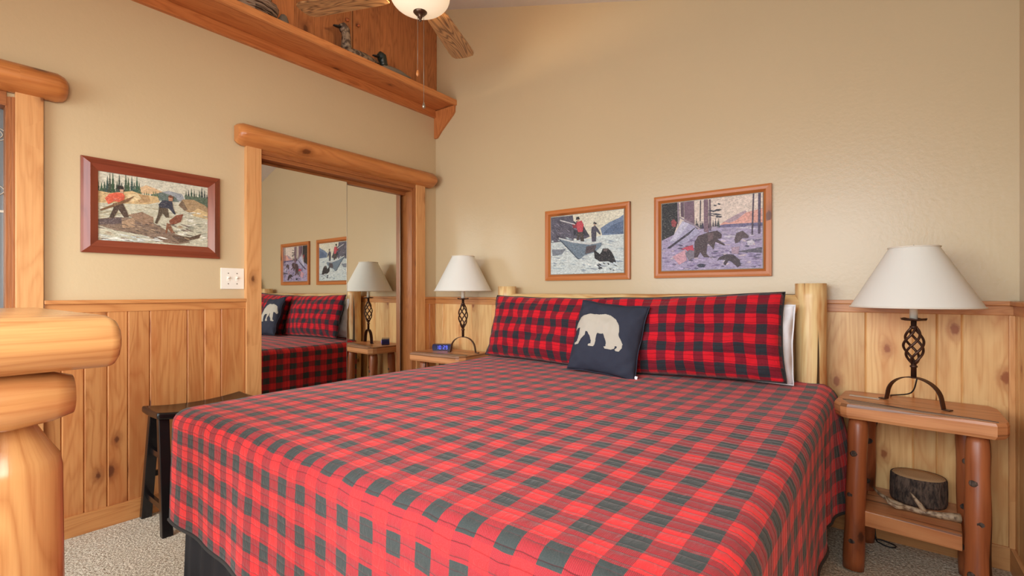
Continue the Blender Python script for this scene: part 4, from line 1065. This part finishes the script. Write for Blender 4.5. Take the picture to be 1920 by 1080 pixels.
cable('lamp_cord', [(3.066, -.203, .764), (3.05, -.16, .70), (2.99, -.10, .672), (2.985, -.06, .664), (2.985, -.031, .655), (2.97, -.030, .60), (2.93, -.036, .50), (2.925, -.036, .2), (2.93, -.05, .02), (2.95, -.09, .006), (2.99, -.10, .005), (3.0, -.07, .005), (2.95, -.055, .008), (2.90, -.06, .006), (2.85, -.05, .05), (2.80, -.045, .10), (2.76, -.05, .06), (2.72, -.04, .02)], 'thin black lamp cord running behind the right table to the floor')
# alarm clock
ck = thing('alarm_clock', 'small dark alarm clock with blue digits by the left lamp', 'clock', (.265, -.175, .6735), math.radians(38))
bm = new_bm(); pr = [(-.075, .004), (-.068, 0), (.068, 0), (.075, .006), (.078, .03), (.072, .048), (-.072, .048), (-.078, .03)]
prism(bm, pr, 1, -.03, .035); obj('clock_body', bm, M['clock_body'], ck)
bm = new_bm(); SEG = {'1': 'bc', '0': 'abcdef', '2': 'abged', '9': 'abcdfg', '3': 'abcdg'}
def digit(x, ch):
    w_, h = .012, .026; z = .011; k = .0018
    S = {'a': (x, x+w_, z+h-k, z+h), 'g': (x, x+w_, z+h/2-k/2, z+h/2+k/2), 'd': (x, x+w_, z, z+k), 'f': (x, x+k, z+h/2, z+h), 'b': (x+w_-k, x+w_, z+h/2, z+h), 'e': (x, x+k, z, z+h/2), 'c': (x+w_-k, x+w_, z, z+h/2)}
    for c_ in SEG[ch]: a = S[c_]; box(bm, a[0], a[1], -.0316, -.0304, a[2], a[3])
for x, ch in ((-.042, '1'), (-.022, '0'), (.008, '2'), (.028, '9')): digit(x, ch)
for z in (.018, .029): box(bm, -.002, .0, -.0316, -.0304, z, z+.002)
obj('clock_digits', bm, M['blue_led'], ck, 'glowing blue time digits')

# ------------------------------------------------------------------ black saddle stool
st = thing('saddle_stool', 'black wooden saddle seat stool between the wall and the bed foot', 'stool', (0, 0, 0))
SX, SY, SH = .190, -1.800, .562
bm = new_bm(); L = bm.loops.layers.uv.active; nx, ny = 16, 24
def seat(a, b, top):
    x = SX + .118*a; y = SY + .228*b
    dip = .020*(b*b) - .010 + .004*(a*a)
    return Vector((x, y, SH-.012 + dip + (0 if top else -.034)))
g1 = [[bm.verts.new(seat(-1+2*i/nx, -1+2*j/ny, True)) for j in range(ny+1)] for i in range(nx+1)]
g2 = [[bm.verts.new(seat(-1+2*i/nx, -1+2*j/ny, False)) for j in range(ny+1)] for i in range(nx+1)]
for i in range(nx):
    for j in range(ny):
        bm.faces.new([g1[i][j], g1[i+1][j], g1[i+1][j+1], g1[i][j+1]]); bm.faces.new([g2[i][j], g2[i][j+1], g2[i+1][j+1], g2[i+1][j]])
for i in range(nx):
    for j in (0, ny): bm.faces.new([g1[i][j], g1[i+1][j], g2[i+1][j], g2[i][j]])
for j in range(ny):
    for i in (0, nx): bm.faces.new([g1[i][j], g1[i][j+1], g2[i][j+1], g2[i][j]])
bmesh.ops.recalc_face_normals(bm, faces=bm.faces)
o = obj('seat', bm, M['black'], st); md = o.modifiers.new('b', 'BEVEL'); md.width = .010; md.segments = 3; md.limit_method = 'ANGLE'; md.angle_limit = .9; smooth(o)
LEG = {}
for sx in (-1, 1):
    for sy in (-1, 1):
        a = Vector((SX+.014+sx*.152, SY+sy*.205, 0)); b = Vector((SX+sx*.062, SY+sy*.190, SH-.040))
        LEG[(sx, sy)] = (a, b)
        bm = new_bm(); A = []
        for q in (a, b): A.append([bm.verts.new(q+Vector((ex*.017, ey*.022, 0))) for ex, ey in ((-1, -1), (1, -1), (1, 1), (-1, 1))])
        for k in range(4): bm.faces.new([A[0][k], A[0][(k+1) % 4], A[1][(k+1) % 4], A[1][k]])
        bm.faces.new(A[0][::-1]); bm.faces.new(A[1]); bmesh.ops.recalc_face_normals(bm, faces=bm.faces)
        o = obj('leg', bm, M['black'], st); md = o.modifiers.new('b', 'BEVEL'); md.width = .003; md.segments = 2
def rung(p, q, f, h=.013):
    a = LEG[p][0].lerp(LEG[p][1], f); b = LEG[q][0].lerp(LEG[q][1], f); d = (b-a).normalized(); u = Vector((-d.y, d.x, 0))*.008; v = Vector((0, 0, h))
    bm = new_bm(); A = [[bm.verts.new(c_+u*e+v*g) for e, g in ((-1, -1), (1, -1), (1, 1), (-1, 1))] for c_ in (a, b)]
    for k in range(4): bm.faces.new([A[0][k], A[0][(k+1) % 4], A[1][(k+1) % 4], A[1][k]])
    bm.faces.new(A[0][::-1]); bm.faces.new(A[1]); bmesh.ops.recalc_face_normals(bm, faces=bm.faces); obj('stretcher', bm, M['black'], st)
for sy in (-1, 1): rung((-1, sy), (1, sy), .22); rung((-1, sy), (1, sy), .66)
for sx in (-1, 1): rung((sx, -1), (sx, 1), .42)

# ------------------------------------------------------------------ log desk in the near left foreground
dk = thing('log_desk', 'honey coloured log desk in the blurred left foreground', 'desk', (0, 0, 0))
DX0, DX1, DYa, DYb, DZ = .78, 1.705, -3.12, -2.472, 1.072
bm = new_bm(); L = bm.loops.layers.uv.active
# top slab with a rounded nose along its right end and front
pr = [(DX0, DZ-.075), (DX1-.10, DZ-.112), (DX1-.045, DZ-.108), (DX1-.018, DZ-.092), (DX1-.002, DZ-.066), (DX1, DZ-.045), (DX1-.012, DZ-.022), (DX1-.04, DZ-.006), (DX1-.09, DZ), (DX0, DZ)]
prism(bm, pr, 1, DYa, DYb, 1); o = obj('desk_top', bm, M['desk'], dk)
md = o.modifiers.new('b', 'BEVEL'); md.width = .02; md.segments = 4; md.limit_method = 'ANGLE'; md.angle_limit = .6; smooth(o)
for y in (DYb-.16, DYa+.10):
    bm = new_bm(); log(bm, (DX0+.12, y, DZ-.165), (DX1-.20, y, DZ-.165), .045, .045, 16, 24, .03); smooth(obj('rail', bm, M['desk'], dk))
for x in (DX1-.125, DX0+.12):
    bm = new_bm(); log(bm, (x, DYa+.05, DZ-.168), (x, DYb-.060, DZ-.168), .060, .058, 16, 24, .03, cham=.09); smooth(obj('side_rail', bm, M['desk'], dk))
for x, y in ((DX1-.215, DYb-.145), (DX1-.215, DYa+.13), (DX0+.14, DYb-.145), (DX0+.14, DYa+.13)):
    bm = new_bm(); sweep(bm, [(x, y, 0), (x, y, .2), (x, y, .5), (x, y, .74), (x, y, .765), (x, y, .80), (x, y, .86), (x, y, .93)], [.088, .087, .086, .084, .080, .060, .030, .026], 28, wob=.03)
    smooth(obj('leg', bm, M['desk'], dk))
bm = new_bm(); log(bm, (DX1-.215, DYa+.13, .30), (DX1-.215, DYb-.145, .30), .032, .032, 10, 16, .05); smooth(obj('stretcher', bm, M['desk'], dk))
